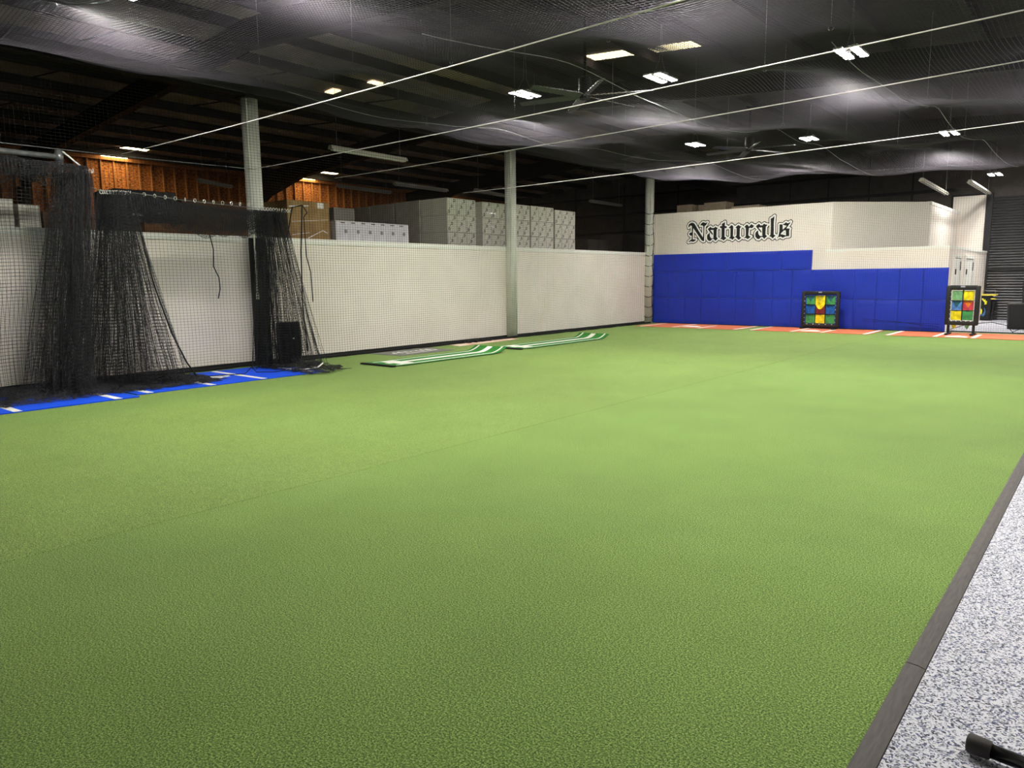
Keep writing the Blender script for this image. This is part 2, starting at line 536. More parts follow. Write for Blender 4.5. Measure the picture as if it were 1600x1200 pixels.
for y in (0.3, 8.06, 15.8, 23.5):
    b = MB()
    bot = [(-25.6, 4.25), (-24.6, 4.75), (-22.5, zroof(-22.5) - 0.75), (XRI, zroof(XRI) - 0.75)]
    top = [(XRI, zroof(XRI) - 0.22), (-25.6, zroof(-25.6) - 0.22)]
    b.prism(bot + top, 1, y - 0.01, y + 0.01)
    for (xa, za), (xb, zb) in zip(bot[:-1], bot[1:]):
        b.prism([(xa, za - 0.02), (xb, zb - 0.02), (xb, zb), (xa, za)], 1, y - 0.1, y + 0.1)
    b.box(-25.62, -25.15, y - 0.1, y + 0.1, 0, 4.5)
    b.build('rafter', M_STEEL, ceil_l)
    b = MB()
    xa, xb = XRI, 4.0
    b.prism([(xa, zroof(xa) - 0.75), (xb, zroof(xb) - 0.75), (xb, zroof(xb) - 0.22), (xa, zroof(xa) - 0.22)], 1, y - 0.01, y + 0.01)
    b.prism([(xa, zroof(xa) - 0.77), (xb, zroof(xb) - 0.77), (xb, zroof(xb) - 0.75), (xa, zroof(xa) - 0.75)], 1, y - 0.1, y + 0.1)
    b.build('rafter', M_INSULD, ceil_r)
b = MB()
b.box(XRI - 0.1, XRI + 0.1, 1, 31, 5.06, 5.08).box(XRI - 0.012, XRI + 0.012, 1, 31, 5.08, 5.32).box(XRI - 0.1, XRI + 0.1, 1, 31, 5.32, 5.34)
b.build('girder', M_STEEL, ceil_l)
# brace rods between the purlins
for y in (6.5, 10.2, 13.6, 17.0, 20.6, 24.0):
    for x in (-24.3, -21.4, -18.6, -15.8):
        MB().tube([(x - 0.68, y, zroof(x - 0.7) - 0.03), (x + 0.72, y + 0.1, zroof(x + 0.7) - 0.22)], 0.018, 5).build('brace', M_STEEL, ceil_l)

# daylight panels in the roof
def pane(xa, xb, y0, y1, material, par):
    za, zb = zroof(xa) - 0.012, zroof(xb) - 0.012
    MB().prism([(xa, za - 0.02), (xb, zb - 0.02), (xb, zb), (xa, za)], 1, y0, y1).build('daylight_panel', material, par)
for y0 in (10.55, 17.95, 25.5):
    pane(-25.95, -25.1, y0, y0 + 0.8, M_SKYL2, ceil_l)
    pane(-24.6, -23.65, y0 + 0.05, y0 + 0.85, M_SKYL2, ceil_l)
pane(-16.3, -15.95, 12.25, 12.5, M_SKYL, ceil_l)
pane(-15.28, -14.85, 12.62, 12.98, M_SKYL, ceil_l)
pane(-9.45, -8.1, 14.05, 14.45, M_SKYL, ceil_r)
pane(-7.95, -6.7, 14.1, 14.5, M_SKYL, ceil_r)

# storage deck behind the low wall, carries the pallet loads
struct(MB().box(-20.5, -13.45, 1.5, 21.0, 2.26, 2.36).build('floor_deck', mat('deck_board', (96, 84, 68), 0.85, rgb2=(84, 72, 58), scale=4)))
struct(MB().box(-20.5, -13.45, 22.6, 30.2, 2.26, 2.36).build('floor_deck_rear', MATS['deck_board']))

# ================================================================ COLUMNS
for i, (y, lab) in enumerate(((8.06, 'white round steel column behind the netting, nearest of the three'),
                              (15.8, 'white round steel column midway along the low white wall'),
                              (23.46, 'white round steel column in the far corner beside the blue padding'))):
    c = thing('steel_column', (-13.06, y, 0), lab, 'column', 'round steel columns along the low wall')
    MB().tube([(-13.06, y, 0.0), (-13.06, y, 5.06)], 0.155, 28).build('shaft', M_COLUMN, c, smooth=True)
    MB().box(-13.28, -12.84, y - 0.2, y + 0.2, 5.03, 5.06).build('cap_plate', M_STEEL, c)
    pr = MB()
    pr.tube([(-12.93, y - 0.14, 1.32), (-12.93, y - 0.14, 5.0)], 0.016, 8)
    pr.tube([(-12.93, y - 0.14, 1.28), (-12.93, y - 0.14, 1.40)], 0.032, 8)
    pr.build('conduit', M_COLUMN, c)
    if i == 0:
        MB().tube([(-13.06, y, 0.0), (-13.06, y, 2.45)], 0.165, 24).build('column_pad', M_COLPAD, c, smooth=True)
    if i == 2:
        t = MB()
        for z in np.arange(0.25, 4.2, 0.36):
            t.tube([(-13.06 + 0.165 * math.cos(a), y + 0.165 * math.sin(a), z + 0.05 * math.sin(a * 1.5)) for a in np.linspace(-2.4, 1.2, 12)], 0.010, 5)
        t.tube([(-12.88, y - 0.02, 0.05)] + [(-12.88 + 0.03 * math.sin(z * 5), y - 0.02, z) for z in np.arange(0.2, 4.0, 0.15)], 0.012, 5)
        t.build('lashing', M_ROPE, c)

# ================================================================ WALL PADDING (far wall)
pads = thing('wall_padding', (-8.3, YW, 0), 'royal blue vinyl padding covering the lower far wall', 'padding')
YP = YW - 0.06
def pad(name, x0, x1, z0, z1):
    """cushion with pillowed face, wrinkles near the seams"""
    nx, nz = 9, 9
    g = np.zeros((nx, nz, 3))
    for i in range(nx):
        for j in range(nz):
            u, v = i / (nx - 1), j / (nz - 1)
            edge = min(1.0, min(u, 1 - u) * (x1 - x0) / 0.05) * min(1.0, min(v, 1 - v) * (z1 - z0) / 0.05)
            g[i, j] = (x0 + (x1 - x0) * u, YP - 0.012 * edge - 0.004 * edge * math.sin(3 * u + 5 * v + x0 * 3), z0 + (z1 - z0) * v)
    b = MB().grid(g)
    b.box(x0 + 0.003, x1 - 0.003, YP + 0.002, YW - 0.001, z0 + 0.003, z1 - 0.003)
    # side skirts
    return b.build(name, M_PAD, pads, smooth=False)
wpad = (12.95 - 3.77) / 15
for k in range(15):
    xa = -12.95 + wpad * k
    pad('pad', xa + 0.004, xa + wpad - 0.004, 0.02, 0.893)
    pad('pad', xa + 0.004, xa + wpad - 0.004, 0.900, 1.795)
for xa, xb in ((-12.95, -10.22), (-10.21, -8.42), (-8.41, -7.48)):
    pad('pad', xa + 0.004, xb - 0.004, 1.803, 2.40)
MB().box(-12.95, -3.77, YP + 0.01, YW - 0.002, 0.0, 0.02).build('shadow_gap', M_BLACK, pads)

# ================================================================ WALL LETTERING
LETTERS = [
    ('N', [[(-1.648,0.28),(-1.661,0.345),(-1.633,0.402),(-1.575,0.437),(-1.51,0.444),(-1.445,0.413),(-1.396,0.352),(-1.347,0.264),(-1.25,0.121),(-1.117,-0.066),(-1.104,0.103),(-1.109,0.273),(-1.122,0.316),(-1.163,0.334),(-1.227,0.332),(-1.199,0.384),(-1.154,0.429),(-1.108,0.437),(-1.061,0.414),(-1.015,0.411),(-0.964,0.435),(-0.98,0.393),(-1.013,0.342),(-1.064,0.308),(-1.074,0.25),(-1.073,0.102),(-1.073,-0.19),(-1.114,-0.189),(-1.173,-0.149),(-1.245,-0.05),(-1.367,0.116),(-1.476,0.26),(-1.486,0.186),(-1.487,0.014),(-1.49,-0.115),(-1.36,-0.131),(-1.406,-0.172),(-1.464,-0.196),(-1.559,-0.182),(-1.648,-0.205),(-1.619,-0.163),(-1.549,-0.123),(-1.525,-0.113),(-1.523,0.016),(-1.564,0.012),(-1.606,0.03),(-1.625,0.069),(-1.602,0.111),(-1.555,0.125),(-1.529,0.113),(-1.528,0.231),(-1.525,0.316),(-1.555,0.35),(-1.596,0.347),(-1.625,0.3)]]),
    ('a', [[(-0.952,0.202),(-0.857,0.276),(-0.792,0.215),(-0.853,0.16),(-0.765,0.045),(-0.758,0.003),(-0.786,0.009),(-0.875,0.103)],[(-0.816,0.232),(-0.736,0.228),(-0.734,0.165),(-0.854,0.165)],[(-0.747,0.213),(-0.681,0.272),(-0.634,0.233),(-0.589,0.225),(-0.633,0.175),(-0.631,-0.077),(-0.584,-0.126),(-0.666,-0.201),(-0.737,-0.13)],[(-0.891,0.072),(-0.869,0.092),(-0.872,0.018),(-0.865,-0.045),(-0.817,-0.106),(-0.737,-0.109),(-0.737,-0.13),(-0.782,-0.133),(-0.849,-0.199),(-0.906,-0.186),(-0.959,-0.137),(-0.973,-0.062),(-0.964,0.012)]]),
    ('t', [[(-0.518,0.274),(-0.45,0.276),(-0.453,0.354),(-0.398,0.372),(-0.349,0.405),(-0.35,0.27),(-0.283,0.262),(-0.281,0.199),(-0.353,0.203),(-0.35,-0.078),(-0.277,-0.118),(-0.38,-0.197),(-0.437,-0.153),(-0.505,-0.145),(-0.456,-0.095),(-0.46,0.208),(-0.516,0.216)]]),
    ('u', [[(-0.221,0.207),(-0.119,0.296),(-0.057,0.245),(-0.058,-0.071),(-0.001,-0.114),(0.02,-0.105),(-0.076,-0.189),(-0.132,-0.145),(-0.21,-0.137),(-0.15,-0.087),(-0.154,0.188)],[(0.01,0.205),(0.116,0.284),(0.172,0.238),(0.226,0.23),(0.169,0.171),(0.172,-0.101),(0.228,-0.135),(0.143,-0.198),(0.099,-0.17),(0.053,-0.117),(-0.001,-0.114),(0.062,-0.055),(0.06,0.182)]]),
    ('r', [[(0.313,0.205),(0.401,0.287),(0.451,0.233),(0.473,0.212),(0.555,0.289),(0.599,0.246),(0.652,0.233),(0.591,0.165),(0.549,0.157),(0.506,0.174),(0.475,0.161),(0.464,0.029),(0.461,-0.063),(0.506,-0.106),(0.554,-0.108),(0.445,-0.19),(0.39,-0.152),(0.304,-0.148),(0.372,-0.1),(0.372,0.033),(0.362,0.177)]]),
    ('a', [[(0.695,0.21),(0.797,0.286),(0.857,0.222),(0.792,0.155),(0.885,0.049),(0.892,-0.007),(0.865,0.01),(0.772,0.115)],[(0.831,0.233),(0.914,0.229),(0.917,0.163),(0.791,0.165)],[(0.904,0.219),(0.969,0.281),(1.012,0.244),(1.079,0.24),(1.025,0.173),(1.024,-0.078),(1.078,-0.116),(0.988,-0.202),(0.923,-0.134)],[(0.769,0.075),(0.784,0.074),(0.781,0.014),(0.799,-0.048),(0.843,-0.105),(0.917,-0.109),(0.923,-0.139),(0.876,-0.142),(0.816,-0.205),(0.752,-0.187),(0.697,-0.124),(0.689,-0.043),(0.702,0.018)]]),
    ('l', [[(1.175,0.424),(1.225,0.441),(1.289,0.497),(1.277,0.289),(1.287,-0.08),(1.349,-0.113),(1.256,-0.199),(1.197,-0.141),(1.135,-0.128),(1.185,-0.085),(1.184,0.195)]]),
    ('s', [[(1.462,0.229),(1.558,0.219),(1.565,0.066),(1.575,0.055),(1.507,-0.011),(1.466,0.021)],[(1.558,0.219),(1.607,0.241),(1.661,0.283),(1.707,0.251),(1.756,0.258),(1.805,0.289),(1.778,0.222),(1.7,0.167),(1.62,0.191)],[(1.777,0.232),(1.693,0.109),(1.538,-0.032),(1.414,-0.195),(1.393,-0.2),(1.441,-0.127),(1.466,0.021),(1.565,0.056),(1.7,0.177)],[(1.654,0.096),(1.789,0.079),(1.772,0.016),(1.779,-0.152),(1.679,-0.152),(1.666,0.031),(1.596,0.034)],[(1.432,-0.146),(1.51,-0.08),(1.581,-0.093),(1.673,-0.127),(1.779,-0.152),(1.684,-0.153),(1.624,-0.17),(1.585,-0.198),(1.513,-0.155),(1.453,-0.167)]]),
]
sign = thing('wall_lettering', (-10, YW, 3), 'black blackletter word Naturals with white halo and thin black outline on far wall', 'sign')
def poly_fill(poly, y):
    bm = bmesh.new()
    vs = [bm.verts.new((-10 + p[0], y, 3 + p[1])) for p in poly]
    f = bm.faces.new(vs)
    bmesh.ops.triangulate(bm, faces=[f])
    bm.verts.index_update()
    v = [tuple(p.co) for p in bm.verts]
    fs = [[q.index for q in f.verts] for f in bm.faces]
    bm.free()
    return v, fs
def dist_field(polys, step):
    """signed distance (negative inside) to the union of polygons on a regular grid"""
    allv = np.array([p for q in polys for p in q])
    lo, hi = allv.min(0) - 0.12, allv.max(0) + 0.12
    xs, zs = np.arange(lo[0], hi[0], step), np.arange(lo[1], hi[1], step)
    GX, GZ = np.meshgrid(xs, zs, indexing='ij')
    D = np.full(GX.shape, 1e9)
    inside_any = np.zeros(GX.shape, bool)
    for poly in polys:
        P = np.array(poly)
        Q = np.roll(P, -1, 0)
        ins = np.zeros(GX.shape, bool)
        for (ax, az), (bx, bz) in zip(P, Q):
            ex, ez = bx - ax, bz - az
            L = ex * ex + ez * ez + 1e-12
            t = np.clip(((GX - ax) * ex + (GZ - az) * ez) / L, 0, 1)
            D = np.minimum(D, np.hypot(GX - ax - t * ex, GZ - az - t * ez))
            if abs(ez) > 1e-9:
                c = ((az > GZ) != (bz > GZ)) & (GX < ex * (GZ - az) / ez + ax)
                ins ^= c
        inside_any |= ins
    return xs, zs, np.where(inside_any, -D, D)
def level_mesh(field, r, y):
    """one clean flat layer: everything closer than r"""
    xs, zs, D = field
    F = D - r
    b = MB()
    nx, nz = F.shape
    for j in range(nz - 1):
        run = None
        for i in range(nx):
            full = i < nx - 1 and F[i, j] < 0 and F[i + 1, j] < 0 and F[i, j + 1] < 0 and F[i + 1, j + 1] < 0
            if full and run is None:
                run = i
            if not full and run is not None:
                b.add([(-10 + xs[run], y, 3 + zs[j]), (-10 + xs[i], y, 3 + zs[j]), (-10 + xs[i], y, 3 + zs[j + 1]), (-10 + xs[run], y, 3 + zs[j + 1])], [(0, 1, 2, 3)])
                run = None
            if i < nx - 1 and not full:
                c = [(i, j), (i + 1, j), (i + 1, j + 1), (i, j + 1)]
                f = [F[q] for q in c]
                if min(f) < 0:
                    pts = []
                    for k in range(4):
                        k2 = (k + 1) % 4
                        pa, pb = (xs[c[k][0]], zs[c[k][1]]), (xs[c[k2][0]], zs[c[k2][1]])
                        if f[k] < 0:
                            pts.append(pa)
                        if (f[k] < 0) != (f[k2] < 0):
                            t = f[k] / (f[k] - f[k2])
                            pts.append((pa[0] + t * (pb[0] - pa[0]), pa[1] + t * (pb[1] - pa[1])))
                    if len(pts) >= 3:
                        b.add([(-10 + q[0], y, 3 + q[1]) for q in pts], [tuple(range(len(pts)))])
    return b
allp = [p for _, ps in LETTERS for p in ps]
M_LETTER = mat('lettering_black', (14, 14, 15), 0.6)
M_HALO = mat('lettering_white', (244, 243, 238), 0.6)
field = dist_field(allp, 0.011)
level_mesh(field, 0.072, YW - 0.003).build('outline', M_LETTER, sign)
level_mesh(field, 0.048, YW - 0.006).build('halo', M_HALO, sign)
for ch, ps in LETTERS:
    level_mesh(dist_field(ps, 0.011), 0.0, YW - 0.009).build('letter', M_LETTER, sign)

# ================================================================ NETS
def net_sag(X, Y):
    """height of the ceiling net: held up by hooks, slack between them"""
    base = 4.96 - 0.050 * (X + 13.0) + 0.22 * np.clip((-11.2 - X) / 1.7, 0, 1)
    hooks = np.array(HOOKS)
    d2 = np.full(np.shape(X), 1e9)
    for hx, hy in HOOKS:
        d2 = np.minimum(d2, np.sqrt(((X - hx) / 1.15) ** 2 + ((Y - hy) / 1.3) ** 2 + 0.02))
    sag = -0.34 * (1 - np.exp(-d2 / 0.75))
    edge = np.clip(np.minimum((X + 12.95) / 1.3, (23.5 - Y) / 1.2), 0, 1)
    sag = sag * (0.25 + 0.75 * edge)
    return base + 0.02 + sag + 0.04 * np.sin(X * 1.9 + 0.7 * Y) * edge + 0.05 * np.sin(0.8 * Y - 1.3 * X) * edge
HOOKS = [(-12.0, 3.6), (-9.66, 3.6), (-6.6, 3.9), (-3.2, 4.2), (-0.6, 3.4),
         (-11.6, 7.4), (-9.17, 7.43), (-7.5, 7.81), (-5.35, 8.48), (-2.82, 9.19), (0.2, 8.6),
         (-11.5, 11.2), (-9.7, 11.9), (-4.2, 10.8), (-0.9, 11.2),
         (-11.6, 15.0), (-9.22, 14.8), (-7.39, 15.19), (-5.5, 15.2), (-2.8, 14.4), (-0.2, 14.8),
         (-11.4, 19.0), (-8.4, 19.2), (-4.97, 17.6), (-4.24, 19.0), (-2.8, 18.2), (-0.4, 19),
         (-12, 23.4), (-10, 23.4), (-8, 23.4), (-6, 23.4), (-4, 23.4), (-2, 23.4), (0, 23.4), (1.2, 6), (1.2, 17)]
def S_ceiling(u, v):
    X = -12.95 + 14.6 * u
    Y = 1.2 + 22.3 * v
    return np.stack([X, Y, net_sag(X, Y)], -1)
ceil_net = o = net('ceiling_net', S_ceiling, int(14.6 / 0.048), int(22.3 / 0.048), 0.0028, M_NETC, su=64, sv=96)
tag(o, 'dark netting stretched across the whole ceiling above the green turf', 'net')

def S_left(u, v):
    Y = 1.6 + 21.9 * u
    Z = 0.03 + 5.1 * v
    X = -12.82 + 0.03 * wob(Y, 3, f0=1.3) + 0.02 * wob(Z * 2 + Y * 0.3, 5) * (1 - v)
    Z = Z - 0.02 * (1 - v) * (1 + wob(Y, 8, f0=2))
    return np.stack([X, Y, Z], -1)
wall_net = o = net('wall_net', S_left, int(21.9 / 0.066), int(5.1 / 0.050), 0.0021, M_NET, su=110, sv=26)
tag(o, 'fine black netting hanging in front of the low white wall', 'net')

def S_far(u, v):
    X = -12.75 + 14.2 * u
    Z = 0.03 + 4.75 * v
    Y = 23.50 + 0.02 * wob(X, 13, f0=1.5) - 0.015 * (1 + wob(X + Z, 15)) * (1 - v) + 0.36 * np.clip((X + 3.75) / 0.5, 0, 1) * np.ones_like(v)
    return np.stack([X, Y, Z * (1 - 0.012 * (X + 12.9) / 1.42 * v)], -1)
end_net = o = net('end_net', S_far, int(14.2 / 0.056), int(4.75 / 0.052), 0.0020, M_NET, su=70, sv=24)
tag(o, 'fine black netting hanging in front of the blue padding and far wall', 'net')

# ropes along the foot of the nets
b = MB()
b.tube([(-12.86 + 0.03 * float(wob(np.array(y), 21, f0=1.7)), y, 0.03 + 0.012 * float(wob(np.array(y), 22, f0=4))) for y in np.arange(1.5, 23.4, 0.16)], 0.03, 6)
b.build('foot_rope', M_ROPE, wall_net)
b = MB()
b.tube([(x, 23.88 + 0.02 * math.sin(x * 3), 0.02) for x in np.arange(-3.7, 1.4, 0.2)], 0.018, 6)
b.tube([(-3.7, 23.84, 0.06), (-3.3, 23.84, 0.22), (-2.7, 23.85, 0.30), (-2.35, 23.86, 0.22), (-2.2, 23.87, 0.03)], 0.010, 5)
b.tube([(-2.2, 23.87, 0.05), (-2.0, 23.86, 0.16), (-1.4, 23.86, 0.22), (-0.6, 23.87, 0.08)], 0.010, 5)
b.build('foot_rope', M_ROPE, end_net)
b = MB()
b.tube([(-5.9, 23.52, 0.26), (-5.0, 23.51, 0.25), (-3.9, 23.5, 0.23)], 0.006, 5)
b.tube([(-5.9, 23.52, 0.33), (-5.0, 23.51, 0.27), (-3.9, 23.5, 0.15)], 0.006, 5)
b.build('slack_cord', M_ROPE, end_net)

# cables overhead
def cable(pts, r, label, material=M_CABLE):
    b = MB()
    b.tube(pts, r, 6)
    tag(b.build('overhead_cable', material), label, 'cable')
def sagline(a, c, s, n=24):
    a, c = Vector(a), Vector(c)
    return [a.lerp(c, i / n) - Vector((0, 0, s * 4 * (i / n) * (1 - i / n))) for i in range(n + 1)]
cable(sagline((-12.8, 5.52, 3.70), (3.9, 5.62, 3.95), 0.09), 0.0065, 'pale steel cable across the hall, nearest of the four')
cable(sagline((-12.9, 7.97, 3.73), (3.9, 7.75, 3.93), 0.08), 0.0065, 'pale steel cable across the hall ending at the nearest white column')
cable(sagline((-12.9, 9.85, 3.74), (3.9, 9.55, 3.93), 0.07), 0.0065, 'pale steel cable across the hall, third from the camera')
cable(sagline((-12.9, 13.75, 3.75), (3.9, 13.0, 3.88), 0.06), 0.0065, 'pale steel cable across the hall, farthest of the four')
cable(sagline((-12.9, 1.2, 3.70), (-12.9, 8.0, 3.73), 0.03), 0.006, 'thin steel cable running above the low wall past the cage post', M_GALV)
cable(sagline((-12.9, 23.52, 4.93), (4.0, 23.52, 4.2), 0.02), 0.008, 'dark cable along the far edge of the ceiling net', M_GALV)
def seam(xa, ya, xb, yb, nm, r=0.005):
    MB().tube([(x, y, float(net_sag(np.array(x), np.array(y))) - 0.006) for x, y in zip(np.linspace(xa, xb, 60), np.linspace(ya, yb, 60))], r, 5).build(nm, M_GALV, ceil_net)
seam(-12.9, 3.2, -4.0, 3.9, 'seam_cord')
seam(-11.0, 7.5, -8.3, 22.9, 'seam_cord')
seam(-12.94, 1.3, -12.94, 23.3, 'hem_cord', 0.007)
seam(-6.2, 6.0, -5.2, 22.9, 'seam_cord')
seam(-2.9, 9.5, -2.2, 22.9, 'seam_cord')

# hooks that hold the net up
for hx, hy in HOOKS[:27]:
    z = float(net_sag(np.array(hx), np.array(hy)))
    t = thing('eye_hook', (hx, hy, z), 'small steel eye hook on a thin cord holding up the ceiling net', 'hook', 'eye hooks of the ceiling net')
    MB().tube([(hx + 0.03 * math.cos(a), hy, z + 0.02 + 0.03 * math.sin(a)) for a in np.linspace(-1.3, 4.4, 12)], 0.006, 5).build('eye', M_GALV, t)
    MB().tube([(hx, hy, z + 0.05), (hx, hy, zroof(hx) - 0.02)], 0.004, 4).build('cord', M_GALV, t)

# ================================================================ LAMPS
LIGHTS = [(-9.67, 12.2, 5.31), (-6.61, 12.2, 5.10), (-3.43, 12.2, 4.91),
          (-9.94, 20.5, 5.42), (-6.70, 20.5, 5.18), (-3.47, 20.5, 4.91),
          (-3.4, 28.0, 4.69), (-9.7, 4.25, 5.12), (-6.6, 4.8, 5.0), (-3.4, 6.8, 4.85), (1.4, 5.2, 4.7),  # the lamp between the rows is added to fill the dim band of turf
          (-0.3, 12.2, 4.8), (0.6, 27.0, 4.7), (-0.3, 20.5, 4.8)]  # the unseen lamp by the roller door is added to brighten the door wall
LL = ['twin LED panel lamp left of the nearer ceiling fan', 'twin LED panel lamp right of the nearer ceiling fan',
      'twin LED panel lamp at upper right, largest in view', 'twin LED panel lamp left of the farther ceiling fan',
      'twin LED panel lamp right of the farther ceiling fan', 'twin LED panel lamp at right below the lowest cable',
      'small twin LED panel lamp above the roller door', 'twin LED panel lamp glowing at the top left edge', 'twin LED panel lamp outside the view over the middle of the turf',
      'twin LED panel lamp added outside the view to fill light on the right of the turf', 'twin LED panel lamp outside the view nearest the camera',
      'twin LED panel lamp outside the view over the speckled floor', 'twin LED panel lamp added outside the view to light the doors and roller door', 'twin LED panel lamp outside the view beyond the right edge']
for (x, y, z), lab in zip(LIGHTS, LL):
    t = thing('panel_lamp', (x, y, z), lab, 'lamp', 'twin LED panel lamps')
    for s in (-1, 1):
        h = MB().box(x + s * 0.105 - 0.065, x + s * 0.105 + 0.065, y - 0.33, y + 0.33, z, z + 0.03, 0.004).build('panel_frame', M_LEDBODY, t)
        MB().box(x + s * 0.105 - 0.055, x + s * 0.105 + 0.055, y - 0.32, y + 0.32, z - 0.004, z - 0.001).build('led_panel', M_LED, t)
    MB().box(x - 0.12, x + 0.12, y - 0.06, y + 0.06, z + 0.03, z + 0.08, 0.004).build('driver_box', M_LEDBODY, t)
    for s in (-1, 1):
        MB().tube([(x, y + s * 0.25, z + 0.03), (x, y + s * 0.05, z + 0.3), (x, y, zroof(x) - 0.02)], 0.004, 4).build('hanging_wire', M_GALV, t)
    MB().box(x - 0.1, x + 0.1, y - 0.26, y - 0.24, z + 0.03, z + 0.034).box(x - 0.1, x + 0.1, y + 0.24, y + 0.26, z + 0.03, z + 0.034).build('bracket', M_GALV, t)

# long fluorescent fittings, switched off
FL = [((-14.2, 10.75, 4.6), (-14.3, 13.15, 4.6), 'long pale fluorescent fitting hanging above the tan pallet load'),
      ((-17.95, 16.0, 4.6), (-18.1, 18.5, 4.6), 'long fluorescent fitting with a reddish glow above the grey carton row'),
      ((-19.6, 15.05, 4.6), (-19.85, 17.5, 4.6), 'dim fluorescent fitting deep in the store near the wood studs'),
      ((-17.3, 19.05, 4.6), (-17.75, 21.35, 4.6), 'dim fluorescent fitting left of the middle white column'),
      ((-16.5, 24.9, 4.6), (-16.6, 27.4, 4.6), 'short-looking fluorescent fitting against the dark end wall'),
      ((-4.75, 24.4, 4.3), (-4.9, 29.2, 4.3), 'fluorescent fitting slanting above the white upper storey'),
      ((-3.77, 25.95, 4.3), (-3.79, 30.1, 4.3), 'fluorescent fitting beside the top of the roller door'),
      ((-21.5, 11.45, 4.6), (-22.2, 12.9, 4.6), 'dim fluorescent fitting left of the nearest white column')]
for a, c, lab in FL:
    a, c = Vector(a), Vector(c)
    t = thing('fluorescent_fitting', tuple(a), lab, 'light fitting', 'fluorescent fittings')
    d = (c - a).normalized()
    n = Vector((-d.y, d.x, 0)) * 0.085
    b = MB()
    prof = [(-1, 0.0), (-0.45, 0.08), (0.45, 0.08), (1, 0.0), (0.9, -0.005), (-0.9, -0.005)]
    vs = [a + n * p + Vector((0, 0, q)) for p, q in prof] + [c + n * p + Vector((0, 0, q)) for p, q in prof]
    b.add(vs, [(0, 1, 2, 3, 4, 5), (11, 10, 9, 8, 7, 6)] + [(i, (i + 1) % 6, (i + 1) % 6 + 6, i + 6) for i in range(6)])
    b.build('housing', M_FLUOR, t)
    for s in (-0.45, 0.45):
        MB().tube([a + n * s + d * 0.05 + Vector((0, 0, -0.02)), c + n * s - d * 0.05 + Vector((0, 0, -0.02))], 0.016, 8).build('tube', M_FLUORT, t)
    for p in (a + d * 0.2, c - d * 0.2):
        MB().tube([p + Vector((0, 0, 0.08)), Vector((p.x, p.y, zroof(p.x) - 0.05))], 0.006, 4).build('hanging_rod', M_GALV, t)

# ceiling fans
def fan(hub, rot, R, lab):
    x, y, z = hub
    t = thing('ceiling_fan', hub, lab, 'fan', 'black ceiling fans')
    MB().tube([(x, y, z - 0.06), (x, y, z + 0.06)], 0.10, 20).build('hub', M_BLACK, t)
    MB().tube([(x, y, z + 0.06), (x, y, z + 0.09), (x, y, z + 0.30), (x, y, z + 0.34)], [0.07, 0.12, 0.12, 0.05], 20).build('motor', M_BLACK, t)
    MB().tube([(x, y, z + 0.34), (x, y, zroof(x))], 0.03, 8).build('downrod', M_BLACK, t)
    MB().tube([(x, y, zroof(x) - 0.3), (x, y, zroof(x) - 0.2)], 0.12, 12).build('mount', M_BLACK, t)
    for k in range(6):
        a = rot + k * math.pi / 3
        d = Vector((math.cos(a), math.sin(a), 0))
        n = Vector((-d.y, d.x, 0.35))
        b = MB()
        P = []
        for s, w in ((0.09, 0.05), (0.2, 0.075), (R - 0.06, 0.06), (R, 0.05)):
            c = Vector(hub) + d * s + Vector((0, 0, -0.01 - 0.02 * s))
            P.append([c - n * w, c + n * w, c + n * w + Vector((0, 0, 0.012)), c - n * w + Vector((0, 0, 0.012))])
        vs = [p for q in P for p in q]
        fs = [(0, 1, 2, 3), (15, 14, 13, 12)]
        for i in range(3):
            for j in range(4):
                fs.append((4 * i + j, 4 * i + (j + 1) % 4, 4 * i + 4 + (j + 1) % 4, 4 * i + 4 + j))
        b.add(vs, fs)
        b.build('blade', mat('fan_blade', (70, 70, 72), 0.35, spec=0.6), t)
fan((-7.98, 11.85, 4.96), 0.30, 1.28, 'black six-bladed ceiling fan between the two nearer left lamps')
fan((-8.10, 19.95, 5.02), 0.05, 1.2, 'black six-bladed ceiling fan farther away, between the far lamps')

# ================================================================ MATS ON THE TURF
def slab(x0, x1, y0, y1, z0, z1):
    return MB().box(x0, x1, y0, y1, z0, z1)
def plate(cx, cy, s, z, flip=1):
    """home plate outline, point towards the far wall when flip = 1"""
    w = 0.215 * s
    return [(cx - w, cy - w * flip), (cx + w, cy - w * flip), (cx + w, cy + 0.2 * w * flip), (cx, cy + 1.2 * w * flip), (cx - w, cy + 0.2 * w * flip)]

OM = [(-12.55, -8.98, [-12.28, -11.13, -10.25, -9.05], (-10.72, 22.25), 'orange hitting mat at the far left below the wide blue pads'),
      (-8.62, -5.27, [-8.55, -7.35, -6.52, -5.36], (-6.95, 22.2), 'orange hitting mat under the nine-pocket target'),
      (-4.86, -0.9, [-4.78, -3.68, -2.83, -1.0], (-3.22, 21.95), 'orange hitting mat at the far right under the six-pocket target')]
for x0, x1, ls, (px, py), lab in OM:
    t = thing('hitting_mat', ((x0 + x1) / 2, 22.6, 0.0), lab, 'mat', 'orange hitting mats along the far wall')
    slab(x0, x1, 21.62, 23.42 if x0 < -5 else 23.40, 0.003, 0.014).build('mat_base', M_ORANGE, t)
    for i, x in enumerate(ls):
        y0, y1 = (21.6, 23.38) if i in (0, 3) else (21.64, 22.95 if i == 2 else 23.3)
        slab(x - 0.05, x + 0.05, y0, y1, 0.012, 0.018).build('line', M_WHITELINE, t)
    MB().prism(plate(px, py, 1.15, 0, 1), 2, 0.012, 0.019).build('home_plate', M_WHITELINE, t)

